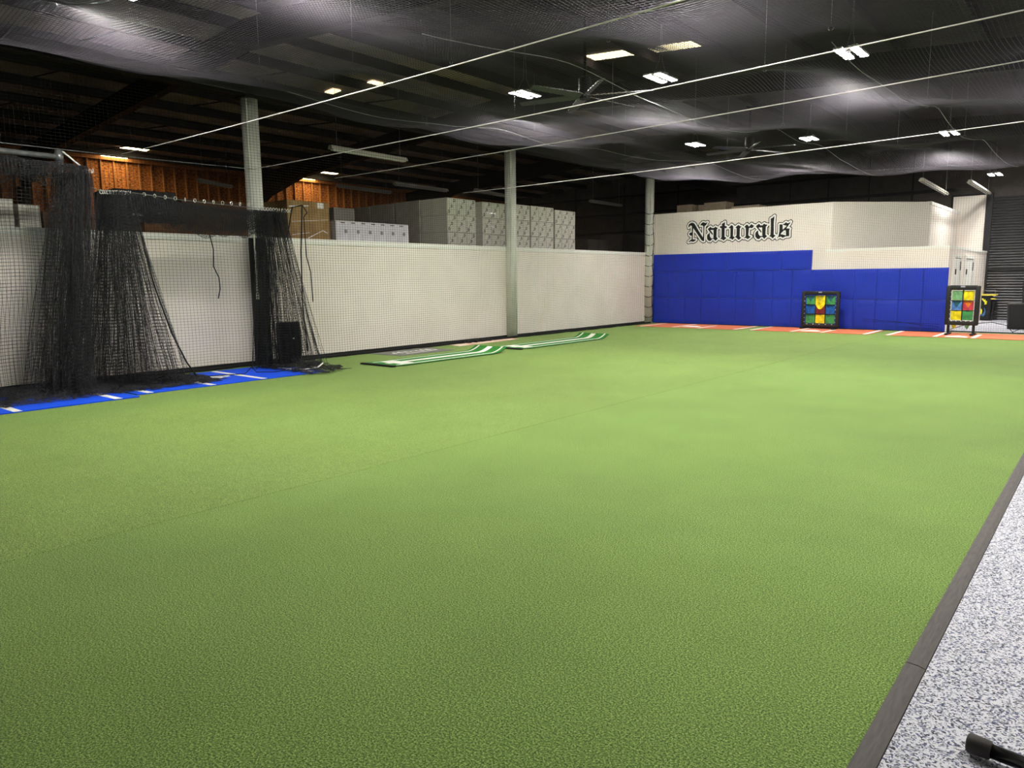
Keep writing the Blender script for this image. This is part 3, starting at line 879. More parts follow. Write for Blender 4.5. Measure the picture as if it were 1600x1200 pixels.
# blue mats at the left
def blue_mat(x0, x1, y0, y1, lines, lab, emblem=None, rot=0):
    t = thing('hitting_mat', ((x0 + x1) / 2, (y0 + y1) / 2, 0), lab, 'mat', 'blue hitting mats at the cage')
    slab(x0, x1, y0, y1, 0.003, 0.016).build('mat_base', M_BLUEMAT, t)
    for y, xa, xb in lines:
        slab(xa, xb, y - 0.05, y + 0.05, 0.015, 0.019).build('line', M_WHITELINE, t)
    if emblem:
        cx, cy = emblem
        e = MB()
        for s, z in ((1.0, 0.0185),):
            e.prism([(cx + 0.17 * s * math.cos(a) * (1 + 0.2 * math.cos(5 * a)), cy + 0.30 * s * math.sin(a) * (1 + 0.12 * math.cos(7 * a))) for a in np.linspace(0, 2 * math.pi, 40)[:-1]], 2, 0.0155, z)
        e.build('emblem', M_WHITELINE, t)
        e = MB()
        for k in range(6):
            yy = cy - 0.2 + 0.075 * k
            e.prism([(cx - 0.05, yy), (cx + 0.03, yy + 0.02), (cx + 0.035, yy + 0.045), (cx - 0.045, yy + 0.025)], 2, 0.0155, 0.0195)
        e.prism([(cx + 0.05, cy - 0.24), (cx + 0.09, cy - 0.22), (cx + 0.09, cy + 0.2), (cx + 0.06, cy + 0.24)], 2, 0.0155, 0.0195)
        e.build('emblem_print', mat('emblem_dark', (24, 40, 96), 0.8), t)
    return t
blue_mat(-12.5, -10.72, 1.2, 4.60, [(3.09, -12.3, -10.72), (4.32, -12.3, -10.72), (1.9, -12.3, -10.72)], 'blue hitting mat with white lines at the left edge of the photo')
blue_mat(-12.62, -10.93, 4.66, 7.98, [(4.85, -12.4, -10.93), (5.83, -12.5, -10.93), (6.73, -12.58, -10.93), (7.77, -12.6, -11.05)],
         'blue hitting mat with white oval emblem beside the nearest column', (-11.79, 6.28))

# pitching mats with the far end curling up
def pitching_mat(x0, x1, y0, y1, lab):
    t = thing('pitching_mat', ((x0 + x1) / 2, (y0 + y1) / 2, 0), lab, 'mat', 'green pitching mats with white lines')
    def prof(y):
        d = max(0.0, y - (y1 - 0.42))
        e = max(0.0, (y0 + 0.12) - y)
        return 0.010 + 0.62 * d * d + 1.6 * e * e
    ys = list(np.linspace(y0, y1 - 0.45, 12)) + list(np.linspace(y1 - 0.40, y1, 9))
    def strip(xa, xb, dz, th, ya=None, yb=None):
        yy = [y for y in ys if (ya is None or y >= ya) and (yb is None or y <= yb)]
        if ya is not None and (not yy or yy[0] > ya): yy = [ya] + yy
        if yb is not None and yy[-1] < yb: yy = yy + [yb]
        b = MB()
        vs = []
        for y in yy:
            z = prof(y) + dz
            vs += [(xa, y, z), (xb, y, z), (xb, y, z + th), (xa, y, z + th)]
        fs = [(0, 1, 2, 3), tuple(len(vs) - 4 + k for k in (3, 2, 1, 0))]
        for i in range(len(yy) - 1):
            for j in range(4):
                fs.append((4 * i + j, 4 * i + (j + 1) % 4, 4 * i + 4 + (j + 1) % 4, 4 * i + 4 + j))
        return b.add(vs, fs)
    strip(x0, x1, -0.006, 0.006).build('backing', M_BACKING, t)
    strip(x0 + 0.004, x1 - 0.004, 0.001, 0.008, y0 + 0.05).build('mat_base', M_GREENMAT, t)
    w = x1 - x0
    strip(x0 + 0.10, x0 + 0.145, 0.009, 0.003, y0 + 0.12).build('line', M_WHITELINE, t)
    strip(x1 - 0.145, x1 - 0.10, 0.009, 0.003, y0 + 0.12).build('line', M_WHITELINE, t)
    cx = (x0 + x1) / 2
    strip(cx - 0.075, cx + 0.075, 0.009, 0.003, y0 + 0.25, y1 - 0.02).build('line', M_WHITELINE, t)
    strip(cx - 0.32, cx + 0.30, 0.010, 0.004, y0 + 0.34, y0 + 0.66).build('pitching_plate', M_WHITELINE, t)
    MB().box(x0, x1, y0 - 0.03, y0 + 0.05, 0.002, prof(y0) - 0.004).build('end_edge', M_BACKING, t)
pitching_mat(-11.36, -10.42, 9.12, 12.42, 'green striped pitching mat nearer the camera, far end curling up')
pitching_mat(-11.50, -10.55, 13.1, 16.85, 'green striped pitching mat farther along the white wall')

t = thing('floor_mat', (-12.4, 11.35, 0), 'grey mat with white script lettering lying by the low white wall', 'mat')
MB().prism([(-12.80, 10.50), (-11.84, 10.58), (-11.80, 12.2), (-12.78, 12.27)], 2, 0.002, 0.010).build('mat_base', M_GREYMAT, t)
b = MB()
pts = []
for k in range(90):
    s = k / 89
    y = 10.78 + 1.25 * s
    x = -12.33 + 0.13 * math.sin(s * 46) * (0.6 + 0.4 * math.sin(s * 9)) - 0.05 * math.sin(s * 3)
    pts.append((x, y + 0.03 * math.cos(s * 46)))
for (xa, ya), (xb, yb) in zip(pts[:-1], pts[1:]):
    d = Vector((xb - xa, yb - ya)).normalized()
    n = Vector((-d.y, d.x)) * 0.024
    b.prism([(xa + n.x, ya + n.y), (xa - n.x, ya - n.y), (xb - n.x, yb - n.y), (xb + n.x, yb + n.y)], 2, 0.009, 0.0125)
b.prism([(-12.12, 10.95), (-12.07, 10.95), (-12.14, 12.0), (-12.18, 12.0)], 2, 0.009, 0.0125)
b.build('script_lettering', M_WHITELINE, t)
t = thing('floor_mat', (-12.65, 14.2, 0), 'pale pinkish printed mat against the low white wall near the middle column', 'mat')
MB().prism([(-12.80, 13.05), (-12.38, 12.98), (-12.52, 15.45), (-12.80, 15.5)], 2, 0.002, 0.010).build('mat_base', M_REDMAT, t)
b = MB()
b.tube([(-12.76 + 0.03 * math.sin(k * 2.3), 13.55 + 0.07 * k, 0.05 + 0.02 * math.sin(k * 1.7)) for k in range(16)], [0.02 + 0.025 * abs(math.sin(k * 0.9)) for k in range(16)], 7)
tag(b.build('folded_net', M_ROPE), 'dark roll of folded netting behind the pale pink mat', 'net')

# ================================================================ PITCHING TARGETS
def vinyl(name, rgb):
    return mat('pocket_' + name, rgb, 0.35, spec=0.5, rgb2=tuple(int(c * 0.8) for c in rgb), scale=9)
POCK = dict(green=(66, 150, 86), yellow=(240, 222, 30), blue=(22, 92, 176), red=(128, 26, 44), orange=(248, 138, 40), pale=(122, 178, 124), sky=(84, 132, 206), teal=(44, 104, 122), gold=(222, 208, 60), crimson=(200, 62, 82))
def pocket(t, x0, x1, z0, z1, y, colour, inner, droop=0.0, style=0):
    """a fabric pocket: flap in front that hangs in a V from the upper corners, darker lining behind"""
    n, m2 = 11, 10
    lining = MB().box(x0, x1, y + 0.022, y + 0.027, z0, z1)
    lo = lining.build('lining', vinyl(inner, POCK[inner]), t)
    g = np.zeros((n, m2, 3))
    for i in range(n):
        u = i / (n - 1)
        v_top = 1 - (0.75 if style == 0 else 0.12) * (1 - abs(2 * u - 1)) ** 1.1
        bot = -droop * (1 - abs(2 * u - 1) ** 2)
        for j in range(m2):
            v = bot + (v_top - bot) * j / (m2 - 1)
            bulge = 0.03 * math.sin(math.pi * u) * (0.5 + 0.5 * v) + 0.012 * math.sin(13 * u + 5 * v + x0 * 7) * math.sin(math.pi * u)
            g[i, j] = (x0 + (x1 - x0) * u, y - bulge - (0.05 if droop else 0), z0 + (z1 - z0) * v)
    b = MB().grid(g)
    g2 = g.copy()
    g2[..., 1] += 0.004
    b.grid(g2)
    p = b.build('pocket', vinyl(colour, POCK[colour]), t, smooth=True)
    return p
def target(x0, x1, y, z0, z1, cols, rows, colours, lab, legs, fw=0.1):
    t = thing('pitching_target', ((x0 + x1) / 2, y, 0), lab, 'target', 'pocket pitching targets')
    for nm, a in (('frame_side', (x0, x0 + fw, z0, z1)), ('frame_side', (x1 - fw, x1, z0, z1)), ('frame_rail', (x0 + fw * 0.6, x1 - fw * 0.6, z1 - fw, z1 + 0.012)), ('frame_rail', (x0 + fw * 0.6, x1 - fw * 0.6, z0, z0 + fw))):
        MB().box(a[0], a[1], y - 0.05, y + 0.05, a[2], a[3], 0.025).build(nm, M_FRAMEPAD, t, smooth=True)
    ix0, ix1, iz0, iz1 = x0 + fw, x1 - fw, z0 + fw, z1 - fw
    gx = 0.012 if cols == 2 else 0.02
    ax0, ax1, az0, az1 = ix0 + gx, ix1 - gx, iz0 + 0.01, iz1 - 0.015
    cw, ch = (ax1 - ax0) / cols, (az1 - az0) / rows
    for r in range(rows):
        for c in range(cols):
            col, inner, droop, style = colours[r][c]
            xa, zb = ax0 + cw * c, az1 - ch * r
            pocket(t, xa + 0.012, xa + cw - 0.012, zb - ch + 0.012, zb - 0.004, y, col, inner, droop, style)
    st = MB()
    for c in range(1, cols):
        st.box(ax0 + cw * c - 0.010, ax0 + cw * c + 0.010, y - 0.012, y + 0.05, iz0, iz1)
    for r in range(1, rows):
        st.box(ix0, ix1, y - 0.010, y + 0.05, az1 - ch * r - 0.009, az1 - ch * r + 0.007)
    st.build('strap_grid', M_BLACK, t)
    # white cord knots round the frame
    for k in range(7):
        z = iz0 + (iz1 - iz0) * (k + 0.5) / 7
        for xx in (ix0 + 0.004, ix1 - 0.004):
            MB().box(xx - 0.008, xx + 0.008, y - 0.06, y - 0.045, z - 0.008, z + 0.008, 0.003).build('lacing_knot', M_WHITELINE, t)
    for k in range(5):
        xx = ix0 + (ix1 - ix0) * (k + 0.5) / 5
        MB().box(xx - 0.014, xx + 0.014, y - 0.065, y - 0.045, iz0 - 0.012, iz0 + 0.008, 0.004).build('lacing_knot', M_WHITELINE, t)
    MB().box((x0 + x1) / 2 - 0.06, (x0 + x1) / 2 + 0.04, y - 0.056, y - 0.048, z1 - 0.045, z1 - 0.005, 0.003).build('maker_badge', mat('badge_lilac', (150, 146, 170), 0.5), t)
    for xx in (x0 + 0.10, x1 - 0.10):
        if legs:
            MB().box(xx - 0.03, xx + 0.03, y - 0.02, y + 0.03, 0.03, z0 + 0.05).build('leg', M_BLACK, t)
        MB().box(xx - 0.04, xx + 0.04, y - 0.32, y + 0.28, 0.019, 0.058, 0.012).build('foot', M_BLACK, t)
    return t
G = ('green', 'teal', 0, 0)
target(-7.58, -6.47, 23.17, 0.058, 1.14, 3, 3,
       [[G, ('yellow', 'gold', 0.55, 0), G], [('blue', 'blue', 0, 0), ('red', 'red', 0, 1), ('blue', 'blue', 0, 0)], [('green', 'green', 0, 0), ('yellow', 'gold', 0, 1), ('green', 'green', 0, 0)]],
       'pitching target with nine coloured pockets against the blue pads', False)
t2 = target(-3.64, -2.86, 22.66, 0.27, 1.31, 2, 3,
       [[('pale', 'pale', 0, 1), ('yellow', 'yellow', 0, 1)], [('sky', 'teal', 0, 0), ('crimson', 'orange', 0, 0)], [('yellow', 'gold', 0, 1), ('green', 'pale', 0, 1)]],
       'standing pitching target with six coloured pockets beside the white doors', True, 0.115)
for xx, c in ((-3.42, 'yellow'), (-3.12, 'pale')):
    MB().prism([(xx - 0.06, 0.27), (xx + 0.06, 0.27), (xx + 0.03, 0.19), (xx, 0.16), (xx - 0.03, 0.2)], 1, 22.68, 22.70).build('pocket_tip', vinyl(c, POCK[c]), t2)

# ================================================================ PALLET LOADS BEHIND THE LOW WALL
def D_print(parent, x, y, z, s=1.0):
    pts = [(-0.5, -0.6), (0.1, -0.6), (0.5, -0.2), (0.5, 0.2), (0.1, 0.6), (-0.5, 0.6)]
    b = MB()
    r = 0.066 * s
    P = [(y + p[0] * r, z + p[1] * r) for p in pts]
    Q = [(y + p[0] * r * 0.55, z + p[1] * r * 0.55) for p in pts]
    for i in range(6):
        j = (i + 1) % 6
        b.prism([P[i], P[j], Q[j], Q[i]], 0, x, x + 0.003)
    b.prism([(y - 0.10, z - 0.075), (y - 0.09, z - 0.078), (y - 0.05, z - 0.03), (y - 0.057, z - 0.024)], 0, x, x + 0.003)
    return b

PRINT_ME = {}
def carton(parent, x0, x1, y0, y1, z0, z1, material, cache):
    """cartons of one size share their mesh"""
    key = (round(x1 - x0, 3), round(y1 - y0, 3), round(z1 - z0, 3), material.name)
    if key not in cache:
        b = MB()
        b.box(0, x1 - x0, 0, y1 - y0, 0, z1 - z0, 0.006)
        o = b.build('carton', material, parent)
        cache[key] = o.data
    else:
        o = bpy.data.objects.new('carton', cache[key])
        COL.objects.link(o)
        o.parent = parent
    o.location = Vector((x0, y0, z0)) - world_loc(parent)
    return o
CACHE = {}
ZD = 2.36
def load(x1, y0, y1, depth, ztop, nx, ny, ch, material, lab, D=False, pallet=True, gap=0.006, tier=0, jig=0.0):
    """a wrapped load on its pallet; front face towards the hall at x1"""
    t = thing('pallet_load', (x1 - depth / 2, (y0 + y1) / 2, ZD), lab, 'pallet load', 'stacked cartons behind the low white wall')
    b = MB()
    for k in range(5):
        yy = y0 + 0.03 + (y1 - y0 - 0.16) * k / 4
        b.box(x1 - depth + 0.01, x1 - 0.01, yy, yy + 0.1, ZD + 0.045, ZD + 0.06)
    for k in range(3):
        xx = x1 - depth + 0.02 + (depth - 0.14) * k / 2
        b.box(xx, xx + 0.1, y0 + 0.03, y1 - 0.03, ZD, ZD + 0.045)
    b.build('pallet', M_STUD, t)
    zb = ZD + 0.06
    nz = max(1, int(round((ztop - zb) / ch)))
    h = (ztop - zb) / nz
    wy, wx = (y1 - y0) / ny, depth / nx
    for k in range(nz):
        from_top = nz - 1 - k
        if from_top > 9:
            continue
        j = jig * math.sin(3.1 * k + y0)
        tg = 0.010 if tier and from_top % tier == tier - 1 else 0.002
        for a in range(nx):
            for c in range(ny):
                xa, ya = x1 - wx * (a + 1), y0 + wy * c
                o = carton(t, xa + gap / 2 + (j if a == 0 else 0), xa + wx - gap / 2 + (j if a == 0 else 0), ya + gap / 2, ya + wy - gap / 2, zb + h * k + tg, zb + h * (k + 1), material, CACHE)
                if D and a == 0:
                    key = round(h, 3)
                    off = (0.5 + 0.27 * ((from_top % 3) - 1) * -1) * wy
                    if key not in PRINT_ME:
                        p = D_print(None, 0.0, 0.0, 0.0)
                        po = p.build('carton_print', M_INK, o)
                        PRINT_ME[key] = po.data
                    else:
                        po = bpy.data.objects.new('carton_print', PRINT_ME[key])
                        COL.objects.link(po)
                        po.parent = o
                    po.location = (wx - gap, off - 0.0, h * 0.55)
    return t
def film_glints(t, pts):
    """white strips that paint in the highlights on the stretch film"""
    b = MB()
    for p, q, w in pts:
        p, q = Vector(p), Vector(q)
        n = Vector((0, 0, w))
        b.add([p - n, q - n * 0.6, q + n * 0.6, p + n, p - n + Vector((-.004, 0, 0)), q - n * 0.6 + Vector((-.004, 0, 0)), q + n * 0.6 + Vector((-.004, 0, 0)), p + n + Vector((-.004, 0, 0))],
              [(0, 1, 2, 3), (7, 6, 5, 4), (0, 4, 5, 1), (1, 5, 6, 2), (2, 6, 7, 3), (3, 7, 4, 0)])
    b.build('film_glint', M_FILM_GLINT, t)

XB = -14.0
t = load(XB, 9.40, 10.50, 1.6, 3.36, 2, 2, 0.44, M_CARTONK, 'tan kraft carton load wrapped in film right of the nearest column')
film_glints(t, [((XB + .006, 9.45, 3.22), (XB + .006, 9.95, 3.26), .012), ((XB + .006, 9.9, 2.56), (XB + .006, 10.3, 2.74), .010), ((XB + .006, 10.3, 2.74), (XB + .006, 10.42, 2.68), .010), ((XB + .006, 9.5, 2.9), (XB + .006, 10.45, 2.98), .005), ((XB + .006, 9.5, 2.62), (XB + .006, 9.95, 2.68), .006)])
MB().box(XB + .004, XB + .008, 10.18, 10.34, 3.22, 3.34).build('paper_label', M_WHITELINE, t)
t = load(XB, 10.66, 12.90, 1.1, 2.985, 1, 6, 0.45, M_CARTONG, 'low bright white carton load between the tan load and the grey row')
for k in range(6):
    y = 10.9 + 0.36 * k
    MB().box(XB - 0.001, XB + .002, y, y + 0.08, 2.71, 2.79).build('print_patch', mat('print_grey', (140, 138, 140), 0.7), t)
for k in range(7):
    y = 10.8 + 0.30 * k
    MB().box(XB - 0.001, XB + .002, y, y + 0.12, 2.935, 2.955).build('print_patch', M_INK, t)
t = load(XB, 14.29, 15.42, 1.0, 3.77, 2, 3, 0.153, M_CARTONW, 'white marked carton load at the corner of the grey row, left of a gap', D=True, tier=3)
film_glints(t, [((XB + .008, 14.32, 3.74), (XB + .008, 14.50, 3.64), .018), ((XB + .008, 14.50, 3.64), (XB + .008, 14.66, 3.63), .012), ((XB + .008, 15.2, 3.2), (XB + .008, 15.36, 2.95), .02), ((XB + .008, 15.2, 2.98), (XB + .008, 15.4, 2.9), .012)])
t = load(XB, 15.70, 16.84, 1.0, 3.76, 2, 3, 0.153, M_CARTONW, 'white marked carton load with glossy film just left of the middle column', D=True, tier=3)
film_glints(t, [((XB + .008, 15.85, 3.46), (XB + .008, 16.25, 3.46), .022), ((XB + .008, 16.05, 3.12), (XB + .008, 16.2, 3.06), .03)])
t = load(XB, 16.88, 17.84, 1.0, 3.79, 2, 3, 0.153, M_CARTONW, 'white marked carton load partly hidden by the middle column', D=True, tier=3)
film_glints(t, [((XB + .008, 17.1, 3.52), (XB + .008, 17.3, 3.48), .04)])
load(XB, 17.90, 19.06, 1.0, 3.80, 2, 3, 0.153, M_CARTONW, 'white marked carton load second from the right end', D=True, tier=3)
load(XB, 19.13, 20.25, 1.0, 3.755, 2, 3, 0.153, M_CARTONW, 'white marked carton load at the right end, slightly lower', D=True, tier=3)
for k, (x1, lab) in enumerate(((-15.02, 'grey shaded carton load second in the row running back'), (-16.06, 'grey shaded carton load third in the row running back'), (-17.1, 'grey shaded carton load at the far back of the row'))):
    load(x1, 14.26 - 0.0 * k, 15.40, 0.98, 3.77 - 0.01 * k, 2, 2, 0.46, mat('grey_white_carton', (176, 172, 162), 0.8, rgb2=(160, 156, 146), scale=3), lab)
load(-16.6, 12.6, 13.3, 0.5, 3.58, 1, 1, 0.6, MATS['grey_white_carton'], 'narrow grey carton stack standing behind the low white load')
load(XB, 3.2, 4.28, 1.0, 2.985, 2, 3, 0.2, M_CARTONW, 'white carton load behind the cage net at the left edge')
load(XB, 4.34, 4.66, 0.9, 2.915, 2, 1, 0.25, M_CARTONW, 'small white carton stack behind the cage net')
load(XB, 4.69, 4.98, 0.9, 2.82, 2, 1, 0.2, M_CARTOND, 'small brown carton stack beside the cage post')
load(XB, 6.35, 8.95, 1.0, 2.72, 1, 3, 0.2, M_CARTOND, 'low brown carton load behind the hanging net swag')
load(-15.02, 7.6, 9.30, 1.2, 3.32, 1, 2, 0.45, M_CARTOND, 'brown shaded carton load behind the nearest white column')
t = load(-15.02, 6.3, 7.5, 1.0, 3.42, 1, 2, 0.5, M_CARTONB, 'black wrapped carton load behind the net swag')
film_glints(t, [((-15.01, 6.6, 2.95), (-15.01, 6.8, 2.94), .02), ((-15.01, 7.1, 2.98), (-15.01, 7.2, 3.02), .02)])
M_DK = mat('dark_grey_carton', (92, 86, 80), 0.85, rgb2=(80, 74, 68), scale=3)
load(-15.6, 23.4, 24.8, 1.0, 3.06, 2, 2, 0.35, M_DK, 'dim dark carton load in the gap right of the white loads')
load(-15.2, 25.2, 27.2, 1.0, 3.30, 2, 2, 0.45, M_DK, 'dim dark carton load beside the far corner column')
# cartons on the roof of the store behind the lettering
for x0, x1, y0, z1, lab in ((-13.0, -12.4, 25.4, 4.24, 'dim tan carton above the wall left of the lettering'), (-12.2, -11.95, 25.5, 4.2, 'narrow dim tan carton above the wall'),
                            (-11.93, -11.1, 25.4, 4.25, 'dim tan carton above the letter N'), (-10.9, -9.9, 25.4, 4.06, 'low dim tan carton above the lettering')):
    o = MB().box(x0, x1, y0, y0 + 0.7, 3.65, z1, 0.008)
    tag(o.build('carton', M_CARTONP), lab, 'carton', 'cartons on top of the store')

# ================================================================ THINGS BY THE ROLLER DOOR
t = thing('storage_bin', (-2.0, 26.1, 0), 'black plastic bin with rounded edges at the right edge of the photo', 'bin')
b = MB()
bm = bmesh.new()
bmesh.ops.create_cube(bm, size=1)
for v in bm.verts:
    k = 1.0 if v.co.z > 0 else 0.94
    v.co = Vector((-1.95 + v.co.x * 1.28 * k, 26.2 + v.co.y * 0.72 * k, 0.36 + v.co.z * 0.72))
bmesh.ops.bevel(bm, geom=[e for e in bm.edges if abs(e.verts[0].co.z - e.verts[1].co.z) > 0.3], offset=0.10, segments=4, profile=0.5, affect='EDGES')
b.frombm(bm)
b.build('body', mat('black_plastic', (38, 38, 39), 0.45, rgb2=(33, 33, 34), scale=4), t)
MB().box(-2.60, -1.30, 25.83, 26.57, 0.70, 0.745, 0.02).build('rim', mat('black_plastic_rim', (56, 55, 53), 0.45), t)
t = thing('cabinet', (-3.62, 30.5, 0), 'black cabinet with yellow edge and blue and yellow figures by roller door', 'cabinet')
MB().box(-3.80, -3.50, 30.35, 30.70, 0.01, 0.90, 0.01).build('body', M_BLACK, t)
MB().box(-3.84, -3.36, 30.30, 30.74, 0.86, 0.905, 0.01).build('yellow_shelf', mat('yellow_edge', (226, 208, 74), 0.5), t)
MB().box(-3.52, -3.38, 30.32, 30.5, 0.73, 0.765, 0.008).build('yellow_bracket', MATS['yellow_edge'], t)
MB().prism([(-3.50, 0.01), (-3.46, 0.01), (-3.40, 0.62), (-3.44, 0.64)], 1, 30.35, 30.62).build('side_panel', M_BLACK, t)
for k in range(5):
    MB().tube([(-3.76, 30.4 + 0.05 * k, 0.905), (-3.76, 30.4 + 0.05 * k, 1.04), (-3.42, 30.4 + 0.05 * k, 1.04), (-3.42, 30.4 + 0.05 * k, 0.905)], 0.006, 4).build('rack_wire', M_GALV, t)
ye = MB()
ye.prism([(-3.79, 0.75), (-3.74, 0.77), (-3.72, 0.72), (-3.68, 0.74), (-3.665, 0.68), (-3.62, 0.67), (-3.63, 0.56), (-3.69, 0.55), (-3.69, 0.62), (-3.74, 0.68)], 1, 30.338, 30.345)
ye.prism([(-3.79, 0.40), (-3.77, 0.40), (-3.745, 0.33), (-3.755, 0.22), (-3.79, 0.21)], 1, 30.338, 30.345)
ye.build('yellow_figure', mat('print_yellow', (232, 226, 60), 0.5), t)
bl = MB()
bl.prism([(-3.79, 0.16), (-3.74, 0.18), (-3.70, 0.15), (-3.66, 0.20), (-3.64, 0.32), (-3.68, 0.44), (-3.70, 0.44), (-3.67, 0.32), (-3.71, 0.24), (-3.76, 0.20), (-3.79, 0.20)], 1, 30.338, 30.345)
bl.build('blue_figure', mat('print_blue', (64, 110, 170), 0.5), t)

# black bar lying on the speckled floor
t = thing('black_pole', (0.2, 2.75, 0.0), 'black tube with a rubber end cap lying on the speckled floor', 'pole')
A0, A1 = Vector((-0.285, 2.765, 0.036)), Vector((0.75, 2.66, 0.030))
d = (A1 - A0).normalized()
MB().tube([A0 + d * 0.05, A1], 0.024, 20).build('tube', mat('gloss_black_paint', (14, 14, 15), 0.18, spec=0.6), t, smooth=True)
MB().tube([A0, A0 + d * 0.006, A0 + d * 0.068, A0 + d * 0.072], [0.026, 0.034, 0.031, 0.024], 24).build('end_cap', mat('grey_black_rubber', (58, 54, 53), 0.6), t, smooth=True)

# ================================================================ BATTING CAGE
cage = thing('cage_post', (-12.6, 4.52, 0), 'galvanised cage post with top rail and white tie rope at left', 'post')
MB().tube([(-12.6, 4.52, 0), (-12.6, 4.52, 3.62)], 0.05, 14).build('post', M_GALV, cage, smooth=True)
MB().tube([(-12.6, 4.52, 3.52), (-12.6, 1.0, 3.53)], 0.04, 14).build('top_rail', M_GALV, cage, smooth=True)
MB().tube([(-12.6, 4.52, 3.46), (-12.6, 4.52, 3.58)], 0.062, 14).build('clamp', M_GALV, cage, smooth=True)
MB().tube([(-12.55, 4.56, 3.60), (-12.4, 4.66, 3.45), (-12.25, 4.72, 3.34), (-12.1, 4.72, 3.27), (-12.0, 4.70, 3.25)], 0.012, 6).build('tie_rope', M_WHITELINE, cage)

E1, E2 = np.array([0.77, 0.64, 0]), np.array([-0.64, 0.77, 0])
def bunch(top_c, top_w, bot_c, bot_w, ztop, U, V, nf, amp, seed, bend=0.0, pow_=1.6, zbot=0.03):
    top_c, bot_c = np.array(top_c, float), np.array(bot_c, float)
    def S(u, v):
        t = 1 - v                                   # 0 at the top, 1 at the floor
        s = u - 0.5
        w = top_w + (bot_w - top_w) * t ** pow_
        c = top_c[None, :] + (bot_c - top_c)[None, :] * (t.reshape(-1)[:, None] ** 1.1)
        c = c.reshape(*t.shape, 2)
        phase = 2 * math.pi * nf * (s + 0.02 * wob(u * 9, seed))
        across = w * (s + 0.035 * np.sin(phase * 2 + 1.3 * wob(t * 2, seed + 1)) + 0.02 * wob(u * 30, seed + 2))
        a = amp * (0.35 + 0.65 * t)
        deep = a * np.sin(phase + 0.8 * wob(t * 3 + u * 4, seed + 3)) + 0.4 * a * wob(u * 40 + t * 2, seed + 4)
        across = across + bend * np.sin(math.pi * t)
        x = c[..., 0] + E1[0] * across + E2[0] * deep
        y = c[..., 1] + E1[1] * across + E2[1] * deep
        z = zbot + (ztop - zbot) * v + 0.03 * wob(u * 12, seed + 5) * v + 0.015 * wob(u * 60 + t * 3, seed + 6)
        return np.stack([x, y, z], -1)
    return S
def roll(p0, p1, R, sag, turns, seed, squash=0.7):
    p0, p1 = np.array(p0, float), np.array(p1, float)
    d = (p1 - p0) / np.linalg.norm(p1 - p0)
    n = np.array([-d[1], d[0], 0])
    def S(u, v):
        c = p0 + (p1 - p0) * u[..., None]
        c[..., 2] -= sag * 4 * u * (1 - u)
        a = 2 * math.pi * turns * v + wob(u * 6, seed)
        r = R * (0.35 + 0.65 * np.sqrt(v)) * (1 + 0.25 * wob(u * 14 + v * 7, seed + 1)) * (0.55 + 0.45 * np.sin(math.pi * np.clip(u, 0.02, 0.98)) ** 0.6)
        off = n * (squash * r * np.cos(a))[..., None]
        pt = c + off
        pt[..., 2] += r * np.sin(a) - 0.6 * r
        return pt
    return S
def heap(x0, x1, y0, y1, h, seed):
    def S(u, v):
        xc, yc = x0 + (x1 - x0) * u, y0 + (y1 - y0) * v
        x = xc + 0.12 * wob(u * 11 + v * 3, seed) + 0.05 * wob(v * 31, seed + 1)
        y = yc + 0.12 * wob(v * 13 + u * 4, seed + 2) + 0.05 * wob(u * 29, seed + 3)
        env = np.clip(np.sin(math.pi * np.clip(u, 0, 1)) * np.sin(math.pi * np.clip(v, 0, 1)), 0, 1) ** 0.5
        z = 0.03 + h * env * (0.55 + 0.45 * wob(u * 17 + v * 9, seed + 4)) * (0.6 + 0.4 * wob(v * 23, seed + 5))
        return np.stack([x, y, np.maximum(z, 0.024)], -1)
    return S
def rings(t, p0, p1, n, material=M_GALV, sag=0.0):
    p0, p1 = Vector(p0), Vector(p1)
    for k in range(n):
        s = k / max(1, n - 1)
        p = p0.lerp(p1, s) - Vector((0, 0, sag * 4 * s * (1 - s)))
        a0 = random.uniform(0, 3)
        MB().tube([p + Vector((0.022 * math.cos(a) * math.cos(a0), 0.022 * math.cos(a) * math.sin(a0), 0.03 * math.sin(a))) for a in np.linspace(0, 2 * math.pi, 9)], 0.006, 4).build('clip_ring', material, t)
M_CLIP = mat('bright_clip', (230, 228, 222), 0.3, metal=0.5)
RC = 0.0026

# first curtain: a flat panel from the left edge that runs into a tight bundle
t = thing('cage_net', (-11.9, 4.0, 0), 'black cage netting at the left edge gathered into a dark hanging bundle', 'net', 'bunched cage nets')
def S_panel(u, v):
    x = -12.15 + 0.25 * u + 0.04 * wob(v * 3 + u * 5, 31)
    y = 2.3 + 2.25 * u + 0.03 * wob(v * 4, 33)
    ztop = 3.36 - 0.12 * np.sin(math.pi * np.clip(u * 0.8 + 0.1, 0, 1)) - 0.05 * u
    k = 1 - v
    y = y - 0.35 * u * k ** 1.5
    z = 0.04 + (ztop - 0.04) * v + 0.02 * wob(u * 8, 35)
    return np.stack([x + 0.25 * u * k, y, z], -1)
net('net_panel', S_panel, 44, 64, RC, M_CAGE, parent=t)
net('net_bundle', bunch((-12.06, 4.44), 0.46, (-11.72, 3.95), 0.88, 3.22, 0, 0, 13, 0.20, 41, bend=-0.04, pow_=1.3), 185, 62, RC, M_CAGE, parent=t)
net('net_bundle', bunch((-11.95, 4.60), 0.18, (-11.85, 4.10), 0.60, 3.24, 0, 0, 9, 0.16, 47, bend=0.02, pow_=0.8), 115, 60, RC, M_CAGE, parent=t)
net('gathered_top', roll((-12.2, 2.3, 3.46), (-11.98, 4.66, 3.30), 0.16, 0.05, 3.2, 51), 52, 72, RC, M_CAGE, parent=t)
b = MB()
b.tube([(-11.52, 3.78, 0.02), (-11.55, 3.8, 0.4), (-11.6, 3.86, 0.75), (-11.62, 3.84, 1.1)], 0.009, 5)
b.build('edge_cord', M_ROPE, t)
